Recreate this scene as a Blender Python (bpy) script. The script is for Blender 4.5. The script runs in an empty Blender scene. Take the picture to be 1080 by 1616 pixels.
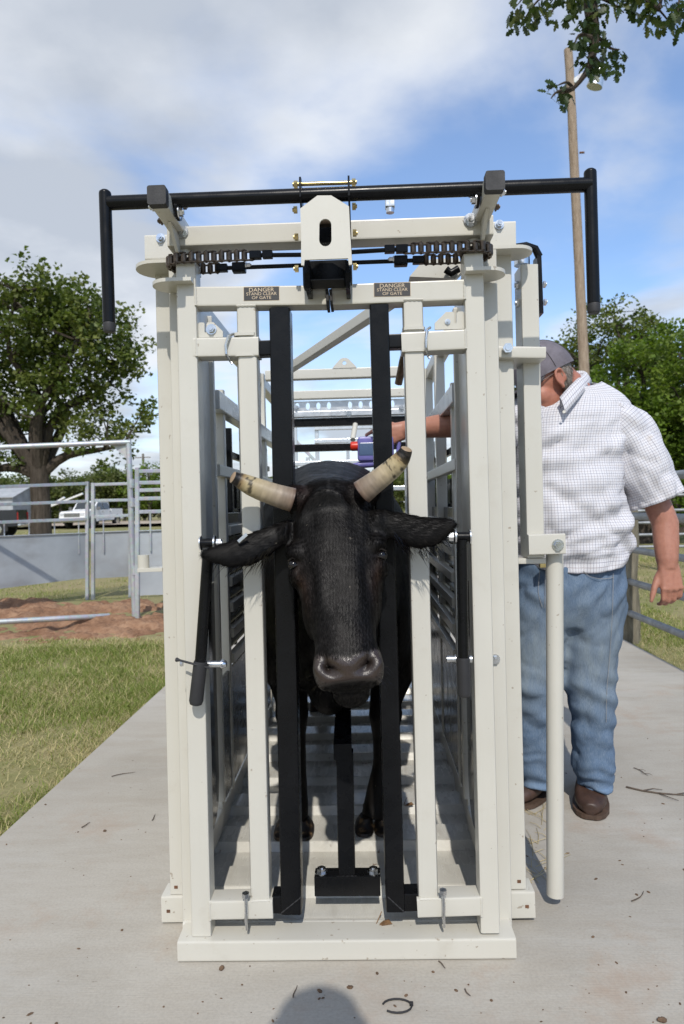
import bpy, bmesh, math, random
import numpy as np
from mathutils import Vector, Matrix, noise as mnoise

R = math.radians
sc = bpy.context.scene
COL = sc.collection
random.seed(7)
rng = np.random.default_rng(7)

# ------------------------------------------------------------------ camera
F_PX, CX, CY = 1077.0, 540.0, 808.0            # focal length and centre measured on the 1080x1616 photograph
CAM = Vector((0.045, -1.75, 1.17))
_y, _p, _r = R(1.86), R(-0.6), R(1.4)
cf = Vector((-math.sin(_y) * math.cos(_p), math.cos(_y) * math.cos(_p), math.sin(_p)))
_r0 = Vector((math.cos(_y), math.sin(_y), 0)); _u0 = _r0.cross(cf)
cr = _r0 * math.cos(_r) - _u0 * math.sin(_r)
cu = _u0 * math.cos(_r) + _r0 * math.sin(_r)
cam_data = bpy.data.cameras.new('camera')
cam = bpy.data.objects.new('camera', cam_data); COL.objects.link(cam)
M = Matrix((cr, cu, -cf)).transposed().to_4x4(); M.translation = CAM
cam.matrix_world = M
cam_data.sensor_fit = 'VERTICAL'; cam_data.sensor_height = 36; cam_data.sensor_width = 24
cam_data.lens = 36 * F_PX / 1616
cam_data.clip_start = 0.05; cam_data.clip_end = 3000
cam_data.dof.use_dof = True
cam_data.dof.focus_distance = 1.75; cam_data.dof.aperture_fstop = 6.3
sc.camera = cam

# ------------------------------------------------------------------ sky and sun
SUN_EL, SUN_AZ = 45.0, 2.5      # sun behind the camera, a little to the right
world = bpy.data.worlds.new('World'); sc.world = world; world.use_nodes = True
wn = world.node_tree; wn.nodes.clear()
def wnode(t, **k):
    n = wn.nodes.new(t)
    for a, v in k.items(): setattr(n, a, v)
    return n
def wl(a, b): wn.links.new(a, b)
def wmath(op, a, b=None):
    n = wnode('ShaderNodeMath', operation=op)
    for i, v in enumerate((a, b)):
        if v is None: continue
        if isinstance(v, (int, float)): n.inputs[i].default_value = v
        else: wl(v, n.inputs[i])
    return n.outputs[0]
w_out = wnode('ShaderNodeOutputWorld'); w_bg = wnode('ShaderNodeBackground')
w_sky = wnode('ShaderNodeTexSky', sky_type='NISHITA')
w_sky.sun_disc = False; w_sky.sun_elevation = R(SUN_EL); w_sky.sun_rotation = R(180 - SUN_AZ)
w_sky.air_density = 1.0; w_sky.dust_density = 0.4; w_sky.ozone_density = 2.0
w_bg.inputs['Strength'].default_value = 0.10
w_tc = wnode('ShaderNodeTexCoord'); w_sep = wnode('ShaderNodeSeparateXYZ'); wl(w_tc.outputs['Generated'], w_sep.inputs[0])
zc = wmath('ADD', wmath('MAXIMUM', w_sep.outputs[2], 0.0), 0.16)
w_cmb = wnode('ShaderNodeCombineXYZ')
wl(wmath('DIVIDE', w_sep.outputs[0], zc), w_cmb.inputs[0]); wl(wmath('DIVIDE', w_sep.outputs[1], zc), w_cmb.inputs[1])
w_cmb.inputs[2].default_value = 0.35
n1 = wnode('ShaderNodeTexNoise'); n1.inputs['Scale'].default_value = 1.35; n1.inputs['Detail'].default_value = 9; n1.inputs['Roughness'].default_value = 0.50
n1.inputs['Distortion'].default_value = 0.25
wl(w_cmb.outputs[0], n1.inputs['Vector'])
# the cloud field is thicker towards the west (left) than towards the east
bias = wmath('MULTIPLY', w_sep.outputs[0], -0.27)
cl = wmath('ADD', n1.outputs['Fac'], bias)
w_rmp = wnode('ShaderNodeMapRange', interpolation_type='SMOOTHSTEP'); wl(cl, w_rmp.inputs['Value'])
w_rmp.inputs['From Min'].default_value = 0.385; w_rmp.inputs['From Max'].default_value = 0.64
# low haze of bright cumulus along the horizon
w_hz = wnode('ShaderNodeMapRange', interpolation_type='SMOOTHSTEP'); wl(w_sep.outputs[2], w_hz.inputs['Value'])
w_hz.inputs['From Min'].default_value = 0.34; w_hz.inputs['From Max'].default_value = 0.02
w_hz.inputs['To Min'].default_value = 0.0; w_hz.inputs['To Max'].default_value = 0.75
cmask = wmath('MAXIMUM', wmath('ADD', wmath('MULTIPLY', w_rmp.outputs[0], 0.88), 0.07), w_hz.outputs[0])
n2 = wnode('ShaderNodeTexNoise'); n2.inputs['Scale'].default_value = 1.7; n2.inputs['Detail'].default_value = 8
wl(w_cmb.outputs[0], n2.inputs['Vector'])
thick = wmath('ADD', wmath('MULTIPLY', w_rmp.outputs[0], 0.62), wmath('MULTIPLY', wmath('SUBTRACT', n2.outputs['Fac'], 0.5), 3.2))
w_cr = wnode('ShaderNodeValToRGB'); wl(thick, w_cr.inputs[0])
w_cr.color_ramp.elements[0].position = 0.25; w_cr.color_ramp.elements[0].color = (9.0, 9.3, 9.7, 1)
w_cr.color_ramp.elements[1].position = 0.95; w_cr.color_ramp.elements[1].color = (5.6, 6.1, 6.9, 1)
w_mix = wnode('ShaderNodeMix', data_type='RGBA'); wl(cmask, w_mix.inputs['Factor'])
w_sc = wnode('ShaderNodeMix', data_type='RGBA', blend_type='MULTIPLY'); w_sc.inputs['Factor'].default_value = 1
wl(w_sky.outputs[0], w_sc.inputs['A']); w_sc.inputs['B'].default_value = (1.68, 1.88, 2.1, 1)
wl(w_sc.outputs['Result'], w_mix.inputs['A']); wl(w_cr.outputs[0], w_mix.inputs['B'])
wl(w_mix.outputs['Result'], w_bg.inputs['Color']); wl(w_bg.outputs[0], w_out.inputs[0])

sun_d = bpy.data.lights.new('sun', 'SUN'); sun_d.energy = 3.35; sun_d.angle = R(0.6); sun_d.color = (1.0, 0.95, 0.87)
sun = bpy.data.objects.new('sun', sun_d); COL.objects.link(sun)
sd = Vector((math.sin(R(SUN_AZ)) * math.cos(R(SUN_EL)), -math.cos(R(SUN_AZ)) * math.cos(R(SUN_EL)), math.sin(R(SUN_EL))))
sun.rotation_euler = sd.to_track_quat('Z', 'Y').to_euler()

sc.view_settings.view_transform = 'Standard'; sc.view_settings.look = 'None'
sc.view_settings.exposure = 0.0; sc.view_settings.gamma = 1.0
sc.view_settings.use_curve_mapping = False

# ------------------------------------------------------------------ measuring on the photograph
def ray(px, py): return cf + cr * ((px - CX) / F_PX) - cu * ((py - CY) / F_PX)
def P(px, py, Y):                      # point of the vertical plane y = Y seen at a pixel
    d = ray(px, py); return CAM + d * ((Y - CAM.y) / d.y)
def PZ(px, py, Z):                     # point of the level plane z = Z seen at a pixel
    d = ray(px, py); return CAM + d * ((Z - CAM.z) / d.z)
def PX(n, Y): return n * (Y - CAM.y) / F_PX     # pixels -> metres at depth Y

# ------------------------------------------------------------------ materials
class NT:
    def __init__(s, name):
        s.m = bpy.data.materials.new(name); s.m.use_nodes = True
        s.t = s.m.node_tree; s.b = s.t.nodes['Principled BSDF']; s.out = s.t.nodes['Material Output']
    def n(s, t, **k):
        x = s.t.nodes.new(t)
        for a, v in k.items():
            if isinstance(a, str) and a.startswith('i_'): x.inputs[a[2:].replace('_', ' ')].default_value = v
            else: setattr(x, a, v)
        return x
    def l(s, a, b): s.t.links.new(a, b)
    def pos(s, scale=(1, 1, 1), obj=False):
        if obj: o = s.n('ShaderNodeTexCoord').outputs['Object']
        else: o = s.n('ShaderNodeNewGeometry').outputs['Position']
        mp = s.n('ShaderNodeMapping'); mp.inputs['Scale'].default_value = scale; s.l(o, mp.inputs[0]); return mp.outputs[0]
    def noise(s, vec, scale, detail=4, rough=0.55):
        x = s.n('ShaderNodeTexNoise'); x.inputs['Scale'].default_value = scale; x.inputs['Detail'].default_value = detail
        x.inputs['Roughness'].default_value = rough; s.l(vec, x.inputs['Vector']); return x.outputs['Fac']
    def ramp(s, fac, stops):
        x = s.n('ShaderNodeValToRGB'); s.l(fac, x.inputs[0]); e = x.color_ramp.elements
        while len(e) < len(stops): e.new(0.5)
        for i, (p, c) in enumerate(stops):
            e[i].position = p; e[i].color = (c, c, c, 1) if isinstance(c, (int, float)) else (*c, 1)
        return x.outputs[0]
    def mix(s, fac, a, b, mode='MIX'):
        x = s.n('ShaderNodeMix', data_type='RGBA', blend_type=mode)
        for k, v in (('Factor', fac), ('A', a), ('B', b)):
            if isinstance(v, (int, float)): x.inputs[k].default_value = v
            elif isinstance(v, tuple): x.inputs[k].default_value = (*v, 1)
            else: s.l(v, x.inputs[k])
        return x.outputs['Result']
    def math(s, op, a, b=0.0):
        x = s.n('ShaderNodeMath', operation=op)
        for i, v in enumerate((a, b)):
            if isinstance(v, (int, float)): x.inputs[i].default_value = v
            else: s.l(v, x.inputs[i])
        return x.outputs[0]
    def bump(s, h, strength=0.3, dist=0.01):
        x = s.n('ShaderNodeBump'); x.inputs['Strength'].default_value = strength; x.inputs['Distance'].default_value = dist
        s.l(h, x.inputs['Height']); s.l(x.outputs[0], s.b.inputs['Normal'])
    def col(s, c):
        if isinstance(c, tuple): s.b.inputs['Base Color'].default_value = (*c, 1)
        else: s.l(c, s.b.inputs['Base Color'])
    def set(s, **k):
        for a, v in k.items():
            i = s.b.inputs[a.replace('_', ' ')]
            if hasattr(v, 'links'): s.l(v, i)
            else: i.default_value = v
        return s
MT = {}
def simple(key, c, rough=0.5, metal=0.0, var=0.12, scale=6.0, bump=0.0, bscale=60, spec=0.5, obj=False, coat=0.0):
    t = NT(key); v = t.pos(obj=obj); f = t.noise(v, scale)
    lo = tuple(x * (1 - var) for x in c); hi = tuple(min(1, x * (1 + var)) for x in c)
    t.col(t.ramp(f, [(0.3, lo), (0.7, hi)]))
    f2 = t.noise(v, scale * 2.7)
    t.set(Roughness=t.ramp(f2, [(0.3, max(0, rough - 0.08)), (0.7, min(1, rough + 0.08))]), Metallic=metal, Specular_IOR_Level=spec)
    if coat: t.set(Coat_Weight=coat, Coat_Roughness=0.12)
    if bump: t.bump(t.noise(v, bscale, 3), bump, 0.004)
    MT[key] = t.m; return t.m

def cream_mat():
    t = NT('cream_paint'); v = t.pos()
    a = t.noise(v, 3.0, 3); b = t.noise(t.pos((60, 60, 4)), 1.0, 3)
    c = t.ramp(a, [(0.3, (0.530, 0.512, 0.452)), (0.7, (0.570, 0.552, 0.492))])
    c = t.mix(t.math('MULTIPLY', b, 0.10), c, (0.44, 0.42, 0.37))
    sx = t.n('ShaderNodeSeparateXYZ'); t.l(v, sx.inputs[0]); low = t.n('ShaderNodeMapRange'); t.l(sx.outputs[2], low.inputs['Value']); low.inputs['From Min'].default_value = .16; low.inputs['From Max'].default_value = .04
    sp = t.math('ADD', t.noise(v, 55, 2), t.math('MULTIPLY', low.outputs[0], 0.045)); spm = t.ramp(sp, [(0.715, 0.0), (0.75, 0.6)])
    gr = t.noise(v, 7.0, 6, 0.7); c = t.mix(t.ramp(gr, [(0.58, 0.0), (0.75, 0.22)]), c, (0.36, 0.31, 0.235))
    c = t.mix(spm, c, (0.22, 0.16, 0.10))
    t.col(c); t.set(Roughness=t.ramp(a, [(0.3, 0.30), (0.7, 0.40)]), Specular_IOR_Level=0.5, Coat_Weight=0.12, Coat_Roughness=0.15)
    t.bump(t.noise(v, 420, 2), 0.05, 0.001)
    MT['cream'] = t.m
cream_mat()
def pan_mat():                                    # floor pan: same paint, scuffed, muddy in the corners
    t = NT('floor_pan_paint'); v = t.pos()
    a = t.noise(v, 5.0, 6, 0.65); b = t.noise(t.pos((30, 6, 30)), 1.2, 5)
    c = t.ramp(a, [(0.3, (0.48, 0.465, 0.415)), (0.65, (0.62, 0.605, 0.55))])
    c = t.mix(t.ramp(b, [(0.5, 0.0), (0.75, 0.35)]), c, (0.30, 0.27, 0.22))
    r = t.noise(v, 24, 4); c = t.mix(t.ramp(r, [(0.68, 0.0), (0.74, 0.8)]), c, (0.16, 0.085, 0.045))
    t.col(c); t.set(Roughness=t.ramp(b, [(0.3, 0.16), (0.7, 0.38)]), Coat_Weight=0.3, Coat_Roughness=0.12); t.bump(t.noise(v, 90, 3), 0.08, 0.002)
    MT['pan'] = t.m
pan_mat()
simple('black_paint', (0.0055, 0.0058, 0.0066), 0.28, var=0.25, scale=9, bump=0.03, bscale=300, spec=0.2)
simple('black_rubber', (0.022, 0.022, 0.024), 0.62, var=0.15, scale=12, bump=0.1, bscale=250)
simple('black_panel', (0.008, 0.008, 0.009), 0.18, var=0.2, scale=4)
simple('zinc', (0.62, 0.64, 0.66), 0.26, metal=1.0, var=0.12, scale=30)
simple('brass', (0.62, 0.50, 0.24), 0.28, metal=1.0, var=0.2, scale=30)
simple('chain_steel', (0.125, 0.093, 0.068), 0.40, metal=0.7, var=0.5, scale=60)
simple('aluminium', (0.66, 0.68, 0.70), 0.33, metal=0.85, var=0.1, scale=14)
simple('rust_and_gap_shade', (0.13, 0.06, 0.03), 0.8, var=0.4, scale=40)
def galv():
    t = NT('galvanised_steel'); v = t.pos()
    vo = t.n('ShaderNodeTexVoronoi'); vo.inputs['Scale'].default_value = 28; t.l(v, vo.inputs['Vector'])
    a = t.noise(v, 1.6, 5); c = t.ramp(a, [(0.3, (0.36, 0.38, 0.40)), (0.7, (0.52, 0.54, 0.56))])
    c = t.mix(0.15, c, vo.outputs['Color'], 'SOFT_LIGHT')
    st = t.noise(t.pos((6, 6, 1.2)), 1.5, 5); c = t.mix(t.ramp(st, [(0.55, 0.0), (0.8, 0.45)]), c, (0.19, 0.16, 0.14))
    t.col(c); t.set(Metallic=0.45, Roughness=t.ramp(a, [(0.3, 0.38), (0.7, 0.6)])); MT['galv'] = t.m
galv()
def galv_sheet():
    t = NT('galvanised_sheet'); v = t.pos(); a = t.noise(v, 1.3, 4); b = t.noise(t.pos((1, 1, 2.2)), 2.4, 4)
    c = t.ramp(a, [(0.3, (0.30, 0.32, 0.34)), (0.7, (0.47, 0.50, 0.52))]); c = t.mix(t.ramp(b, [(0.5, 0.0), (0.8, 0.5)]), c, (0.24, 0.225, 0.215))
    t.col(c); t.set(Metallic=0.25, Roughness=0.6); MT['galv_sheet'] = t.m
galv_sheet()
def concrete():
    t = NT('concrete'); v = t.pos()
    a = t.noise(v, 1.1, 8, 0.62); b = t.noise(t.pos((2.2, 9, 1)), 1.3, 7, 0.65); f = t.noise(v, 130, 3)
    c = t.ramp(a, [(0.25, (0.31, 0.287, 0.247)), (0.5, (0.42, 0.392, 0.342)), (0.75, (0.51, 0.48, 0.425))])
    c = t.mix(t.ramp(b, [(0.42, 0.0), (0.72, 0.55)]), c, (0.34, 0.30, 0.245))
    c = t.mix(t.ramp(f, [(0.3, 0.22), (0.6, 0.0)]), c, (0.20, 0.19, 0.17))
    d = t.noise(v, 2.3, 6, 0.7); c = t.mix(t.ramp(d, [(0.55, 0.0), (0.72, 0.5)]), c, (0.36, 0.25, 0.175)); wv = t.noise(t.pos((0.5, 1.6, 1)), 1.7, 7, 0.72); c = t.mix(t.ramp(wv, [(0.30, 0.45), (0.46, 0.0)]), c, (0.47, 0.46, 0.43))
    e = t.noise(t.pos((1, 1, 1)), 0.55, 5, 0.6); c = t.mix(t.ramp(e, [(0.50, 0.0), (0.68, 0.40)]), c, (0.28, 0.26, 0.225))
    s = t.noise(v, 42, 2); c = t.mix(t.ramp(s, [(0.72, 0.0), (0.78, 0.7)]), c, (0.13, 0.105, 0.08))
    t.col(c); t.set(Roughness=0.86, Specular_IOR_Level=0.25)
    br = t.noise(t.pos((3, 60, 1)), 4, 3); h = t.math('ADD', t.math('MULTIPLY', f, 0.5), t.math('MULTIPLY', br, 0.7))
    t.bump(h, 0.25, 0.004); MT['concrete'] = t.m
concrete()
def ground_mat():
    t = NT('field_ground'); v = t.pos()
    a = t.noise(v, 0.9, 8, 0.7); b = t.noise(v, 9, 6, 0.7); g = t.noise(v, 0.16, 4)
    c = t.ramp(b, [(0.3, (0.14, 0.16, 0.045)), (0.5, (0.24, 0.23, 0.10)), (0.7, (0.36, 0.30, 0.175))])
    c = t.mix(t.ramp(a, [(0.35, 0.0), (0.6, 0.7)]), c, (0.32, 0.255, 0.15))
    c = t.mix(t.ramp(g, [(0.4, 0.0), (0.6, 0.45)]), c, (0.13, 0.16, 0.045))
    t.col(c); t.set(Roughness=0.95, Specular_IOR_Level=0.1); t.bump(b, 0.6, 0.03); MT['field'] = t.m
ground_mat()
def dirt_mat():
    t = NT('red_dirt'); v = t.pos(); a = t.noise(v, 2.2, 8, 0.7); b = t.noise(v, 18, 5, 0.7)
    c = t.ramp(a, [(0.3, (0.19, 0.10, 0.058)), (0.5, (0.31, 0.18, 0.11)), (0.72, (0.43, 0.28, 0.18))])
    c = t.mix(t.ramp(b, [(0.35, 0.5), (0.55, 0.0)]), c, (0.12, 0.06, 0.035))
    t.col(c); t.set(Roughness=0.95, Specular_IOR_Level=0.1); t.bump(b, 0.9, 0.03); MT['dirt'] = t.m
dirt_mat()
simple('gravel', (0.42, 0.35, 0.27), 0.9, var=0.2, scale=3, bump=0.3, bscale=40)
def attr_mat(key, rough=0.6, trans=0.0, spec=0.3, attr='tint', bumpscale=0, bumpstr=0.2):
    t = NT(key); a = t.n('ShaderNodeAttribute'); a.attribute_name = attr
    t.col(a.outputs['Color']); t.set(Roughness=rough, Specular_IOR_Level=spec)
    if bumpscale: t.bump(t.noise(t.pos(), bumpscale, 3), bumpstr, 0.004)
    if trans:
        tr = t.n('ShaderNodeBsdfTranslucent'); mc = t.mix(1.0, a.outputs['Color'], (1.2, 1.35, 0.6), 'MULTIPLY'); t.l(mc, tr.inputs[0])
        ms = t.n('ShaderNodeMixShader'); ms.inputs[0].default_value = trans
        t.l(t.b.outputs[0], ms.inputs[1]); t.l(tr.outputs[0], ms.inputs[2]); t.l(ms.outputs[0], t.out.inputs[0])
    MT[key] = t.m; return t
attr_mat('leaf', 0.5, 0.38, 0.35); attr_mat('grass_blade', 0.6, 0.25, 0.2)
def bark(key, c1, c2, sx=14):
    t = NT(key); v = t.pos((sx, sx, sx * 0.18)); a = t.noise(v, 1.0, 6, 0.7)
    t.col(t.ramp(a, [(0.3, c1), (0.7, c2)])); t.set(Roughness=0.9, Specular_IOR_Level=0.15); t.bump(a, 0.8, 0.03); MT[key] = t.m
bark('bark', (0.030, 0.024, 0.019), (0.10, 0.082, 0.066)); bark('grey_bark', (0.12, 0.105, 0.09), (0.26, 0.235, 0.205), 20)
bark('pole_wood', (0.22, 0.165, 0.12), (0.40, 0.32, 0.245), 22); bark('post_wood', (0.12, 0.105, 0.075), (0.28, 0.25, 0.19), 26)

# ------------------------------------------------------------------ mesh helpers
class MB:
    def __init__(s): s.bm = bmesh.new()
    def rings(s, rings, cap=True, closed=True):
        vs = [[s.bm.verts.new(p) for p in r] for r in rings]
        for a, b in zip(vs, vs[1:]):
            n = len(a)
            for i in range(n if closed else n - 1):
                j = (i + 1) % n
                try: s.bm.faces.new((a[i], a[j], b[j], b[i]))
                except ValueError: pass
        if cap and closed:
            try: s.bm.faces.new(vs[0][::-1]); s.bm.faces.new(vs[-1])
            except ValueError: pass
        return s
    def bar(s, p0, p1, w, d, r=None, up=None):       # rounded rectangular tube: w across, d along 'up'
        p0, p1 = Vector(p0), Vector(p1); ax = (p1 - p0).normalized()
        up = Vector(up) if up is not None else Vector((0, 1, 0))
        if abs(ax.dot(up)) > 0.95: up = Vector((0, 0, 1)) if abs(ax.z) < 0.9 else Vector((0, 1, 0))
        sx = ax.cross(up).normalized(); sy = sx.cross(ax).normalized()
        r = min(w, d) * 0.14 if r is None else r; k = []
        for (qx, qy, a0) in ((1, 1, 0), (-1, 1, 90), (-1, -1, 180), (1, -1, 270)):
            for a in (0, 45, 90):
                t = R(a0 + a); k.append((qx * (w / 2 - r) + math.cos(t) * r, qy * (d / 2 - r) + math.sin(t) * r))
        s.rings([[p + sx * x + sy * y for x, y in k] for p in (p0, p1)]); return s
    def box(s, a, b, r=0.0):
        a, b = Vector(a), Vector(b); lo = Vector(map(min, a, b)); hi = Vector(map(max, a, b))
        vs = [s.bm.verts.new((x, y, z)) for x in (lo.x, hi.x) for y in (lo.y, hi.y) for z in (lo.z, hi.z)]
        fs = [s.bm.faces.new([vs[i] for i in f]) for f in ((0, 1, 3, 2), (4, 6, 7, 5), (0, 4, 5, 1), (2, 3, 7, 6), (0, 2, 6, 4), (1, 5, 7, 3))]
        if r:
            es = list({e for f in fs for e in f.edges})
            bmesh.ops.bevel(s.bm, geom=es, offset=r, segments=2, affect='EDGES', profile=0.5)
        return s
    def tube(s, pts, rad, n=14, cap=True):
        pts = [Vector(p) for p in pts]; rad = rad if isinstance(rad, (list, tuple)) else [rad] * len(pts)
        rr = []; ref = None
        for i, p in enumerate(pts):
            t = (pts[min(i + 1, len(pts) - 1)] - pts[max(i - 1, 0)]).normalized()
            if ref is None: ref = Vector((0, 0, 1)) if abs(t.z) < 0.9 else Vector((1, 0, 0))
            x = t.cross(ref).normalized(); y = x.cross(t).normalized(); ref = y
            rr.append([p + (x * math.cos(2 * math.pi * k / n) + y * math.sin(2 * math.pi * k / n)) * rad[i] for k in range(n)])
        s.rings(rr, cap); return s
    def prism(s, pts, thick):                       # closed outline pushed along a vector
        th = Vector(thick); a = [s.bm.verts.new(Vector(p)) for p in pts]; b = [s.bm.verts.new(Vector(p) + th) for p in pts]
        s.bm.faces.new(a); s.bm.faces.new(b[::-1])
        for i in range(len(a)):
            j = (i + 1) % len(a); s.bm.faces.new((a[j], a[i], b[i], b[j]))
        return s
    def ell(s, c, rx, ry, rz, n=16, m=10, rot=None):
        c = Vector(c); rr = []
        for i in range(m + 1):
            t = math.pi * i / m; t = min(max(t, 0.02), math.pi - 0.02); ring = []
            for k in range(n):
                a = 2 * math.pi * k / n
                q = Vector((rx * math.sin(t) * math.cos(a), ry * math.sin(t) * math.sin(a), rz * math.cos(t)))
                if rot is not None: q = rot @ q
                ring.append(c + q)
            rr.append(ring)
        s.rings(rr); return s
    def mesh(s, name, smooth=True, ang=40):
        bmesh.ops.recalc_face_normals(s.bm, faces=s.bm.faces)
        me = bpy.data.meshes.new(name); s.bm.to_mesh(me); s.bm.free()
        if smooth:
            me.polygons.foreach_set('use_smooth', [True] * len(me.polygons)); me.set_sharp_from_angle(angle=R(ang))
        return me
    def build(s, name, mat, parent=None, smooth=True, ang=40):
        o = link(name, s.mesh(name, smooth, ang), mat, parent)
        if smooth: w = o.modifiers.new('wn', 'WEIGHTED_NORMAL'); w.keep_sharp = True; w.weight = 90
        return o
def link(name, me, mat=None, parent=None):
    o = bpy.data.objects.new(name, me); COL.objects.link(o)
    if mat is not None and me is not None and not me.materials: me.materials.append(MT[mat] if isinstance(mat, str) else mat)
    if parent is not None:
        o.parent = parent; o.matrix_parent_inverse = world_of(parent).inverted()
    return o
def world_of(o):
    m = o.matrix_basis.copy()
    return world_of(o.parent) @ o.matrix_parent_inverse @ m if o.parent else m
def tag(o, label=None, cat=None, group=None, kind=None):
    for k, v in (('label', label), ('category', cat), ('group', group), ('kind', kind)):
        if v: o[k] = v
    return o
def thing(name, label, cat, loc=(0, 0, 0), group=None):
    o = bpy.data.objects.new(name, None); COL.objects.link(o); o.location = loc; o.empty_display_size = 0.1
    return tag(o, label, cat, group)
def children_of(o): return [c for c in bpy.data.objects if c.parent == o]
def copy_tree(o, parent=None):
    c = o.copy(); COL.objects.link(c)
    if parent is not None: c.parent = parent
    for ch in children_of(o): copy_tree(ch, c)
    return c
def npmesh(name, verts, faces, tint=None, smooth=False):
    """verts (n,3), faces (m,k) arrays of one face size, optional per-vertex colours"""
    me = bpy.data.meshes.new(name); n, (m, k) = len(verts), faces.shape
    me.vertices.add(n); me.vertices.foreach_set('co', np.asarray(verts, np.float32).ravel())
    me.loops.add(m * k); me.loops.foreach_set('vertex_index', faces.astype(np.int32).ravel())
    me.polygons.add(m); me.polygons.foreach_set('loop_start', np.arange(0, m * k, k, dtype=np.int32))
    if smooth: me.polygons.foreach_set('use_smooth', np.ones(m, bool))
    me.update(calc_edges=True)
    if tint is not None:
        a = me.color_attributes.new('tint', 'FLOAT_COLOR', 'POINT')
        a.data.foreach_set('color', np.concatenate([tint, np.ones((n, 1))], 1).astype(np.float32).ravel())
    return me
def vnoise(xy, seed=0, octs=4, scale=1.0):           # cheap value noise, numpy
    out = np.zeros(len(xy)); amp = 1.0; tot = 0
    for o in range(octs):
        q = xy * scale * 2 ** o + seed * 17.3 + o * 5.1; i = np.floor(q).astype(np.int64); f = q - i; f = f * f * (3 - 2 * f)
        def h(ix, iy):
            v = (ix * 374761393 + iy * 668265263 + (seed * 97 + o) * 1274126177) & 0x7fffffff
            v = ((v ^ (v >> 13)) * 1274126177) & 0x7fffffff
            return (v & 0xffff) / 65535.0
        a = h(i[:, 0], i[:, 1]); b = h(i[:, 0] + 1, i[:, 1]); c = h(i[:, 0], i[:, 1] + 1); d = h(i[:, 0] + 1, i[:, 1] + 1)
        out += amp * ((a * (1 - f[:, 0]) + b * f[:, 0]) * (1 - f[:, 1]) + (c * (1 - f[:, 0]) + d * f[:, 0]) * f[:, 1]); tot += amp; amp *= 0.5
    return out / tot
def remeshed(mb, voxel, smooth=3, name='body'):
    """one continuous skin from overlapping closed shapes"""
    bmesh.ops.recalc_face_normals(mb.bm, faces=mb.bm.faces)
    me = bpy.data.meshes.new(name); mb.bm.to_mesh(me); mb.bm.free()
    o = bpy.data.objects.new(name, me); COL.objects.link(o)
    md = o.modifiers.new('r', 'REMESH'); md.mode = 'VOXEL'; md.voxel_size = voxel; md.use_smooth_shade = True
    if smooth:
        ms = o.modifiers.new('s', 'SMOOTH'); ms.iterations = smooth; ms.factor = 0.5
    dg = bpy.context.evaluated_depsgraph_get(); out = bpy.data.meshes.new_from_object(o.evaluated_get(dg))
    bpy.data.objects.remove(o); bpy.data.meshes.remove(me); out.name = name
    return out
def coords(me):
    a = np.empty(len(me.vertices) * 3, np.float32); me.vertices.foreach_get('co', a); return a.reshape(-1, 3).astype(float)
def normals(me):
    a = np.empty(len(me.vertices) * 3, np.float32); me.vertex_normals.foreach_get('vector', a); return a.reshape(-1, 3).astype(float)
def set_coords(me, co): me.vertices.foreach_set('co', co.astype(np.float32).ravel()); me.update()
def set_tint(me, col):
    a = me.color_attributes.new('tint', 'FLOAT_COLOR', 'POINT')
    a.data.foreach_set('color', np.concatenate([col, np.ones((len(col), 1))], 1).astype(np.float32).ravel())
def sring(c, ax, ay, n=24, e=2.3):                   # superellipse ring
    c, ax, ay = Vector(c), Vector(ax), Vector(ay); out = []
    for k in range(n):
        t = 2 * math.pi * k / n; cx, sy = math.cos(t), math.sin(t)
        out.append(c + ax * (abs(cx) ** (2 / e) * (1 if cx >= 0 else -1)) + ay * (abs(sy) ** (2 / e) * (1 if sy >= 0 else -1)))
    return out

# ================================================================== THE SETTING
def sheet(name, z, n=90, ext=1500):
    g = np.sign(np.linspace(-1, 1, n)) * np.abs(np.linspace(-1, 1, n)) ** 3.2 * ext
    X, Y = np.meshgrid(g, g); v = np.stack([X.ravel(), Y.ravel(), np.full(X.size, z)], 1)
    far = np.clip(np.hypot(v[:, 0], v[:, 1]) / 30 - 0.25, 0, 1)
    v[:, 2] += far * (vnoise(v[:, :2], 3, 3, 0.03) - 0.5) * 0.25
    i = np.arange(n * n).reshape(n, n); f = np.stack([i[:-1, :-1], i[:-1, 1:], i[1:, 1:], i[1:, :-1]], -1).reshape(-1, 4)
    return npmesh(name, v, f, smooth=True)
GZ = -0.05
tag(link('field', sheet('field', GZ), 'field'), kind='structure')
PAD_X0, PAD_X1 = -1.305, 2.17
tag(MB().box((PAD_X0, -9, -0.3), (PAD_X1, 16, 0.0), 0.008).build('concrete_pad', 'concrete'), kind='structure')
# gravel road far behind
def strip(name, pts, w, z, mat):
    rows = []
    for i, p in enumerate(pts):
        a = Vector(pts[max(i - 1, 0)]); b = Vector(pts[min(i + 1, len(pts) - 1)]); t = (b - a).normalized(); nrm = Vector((-t.y, t.x))
        rows.append([(p[0] + nrm.x * s * w, p[1] + nrm.y * s * w, z) for s in (-0.5, -0.17, 0.17, 0.5)])
    m = MB(); m.rings(rows, cap=False, closed=False); return m.build(name, mat)
tag(strip('gravel_road', [(-160, 60), (-80, 57), (-30, 54), (-15, 54), (0, 59), (40, 66), (120, 70)], 15, GZ + 0.22, 'gravel'), kind='structure')
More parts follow.
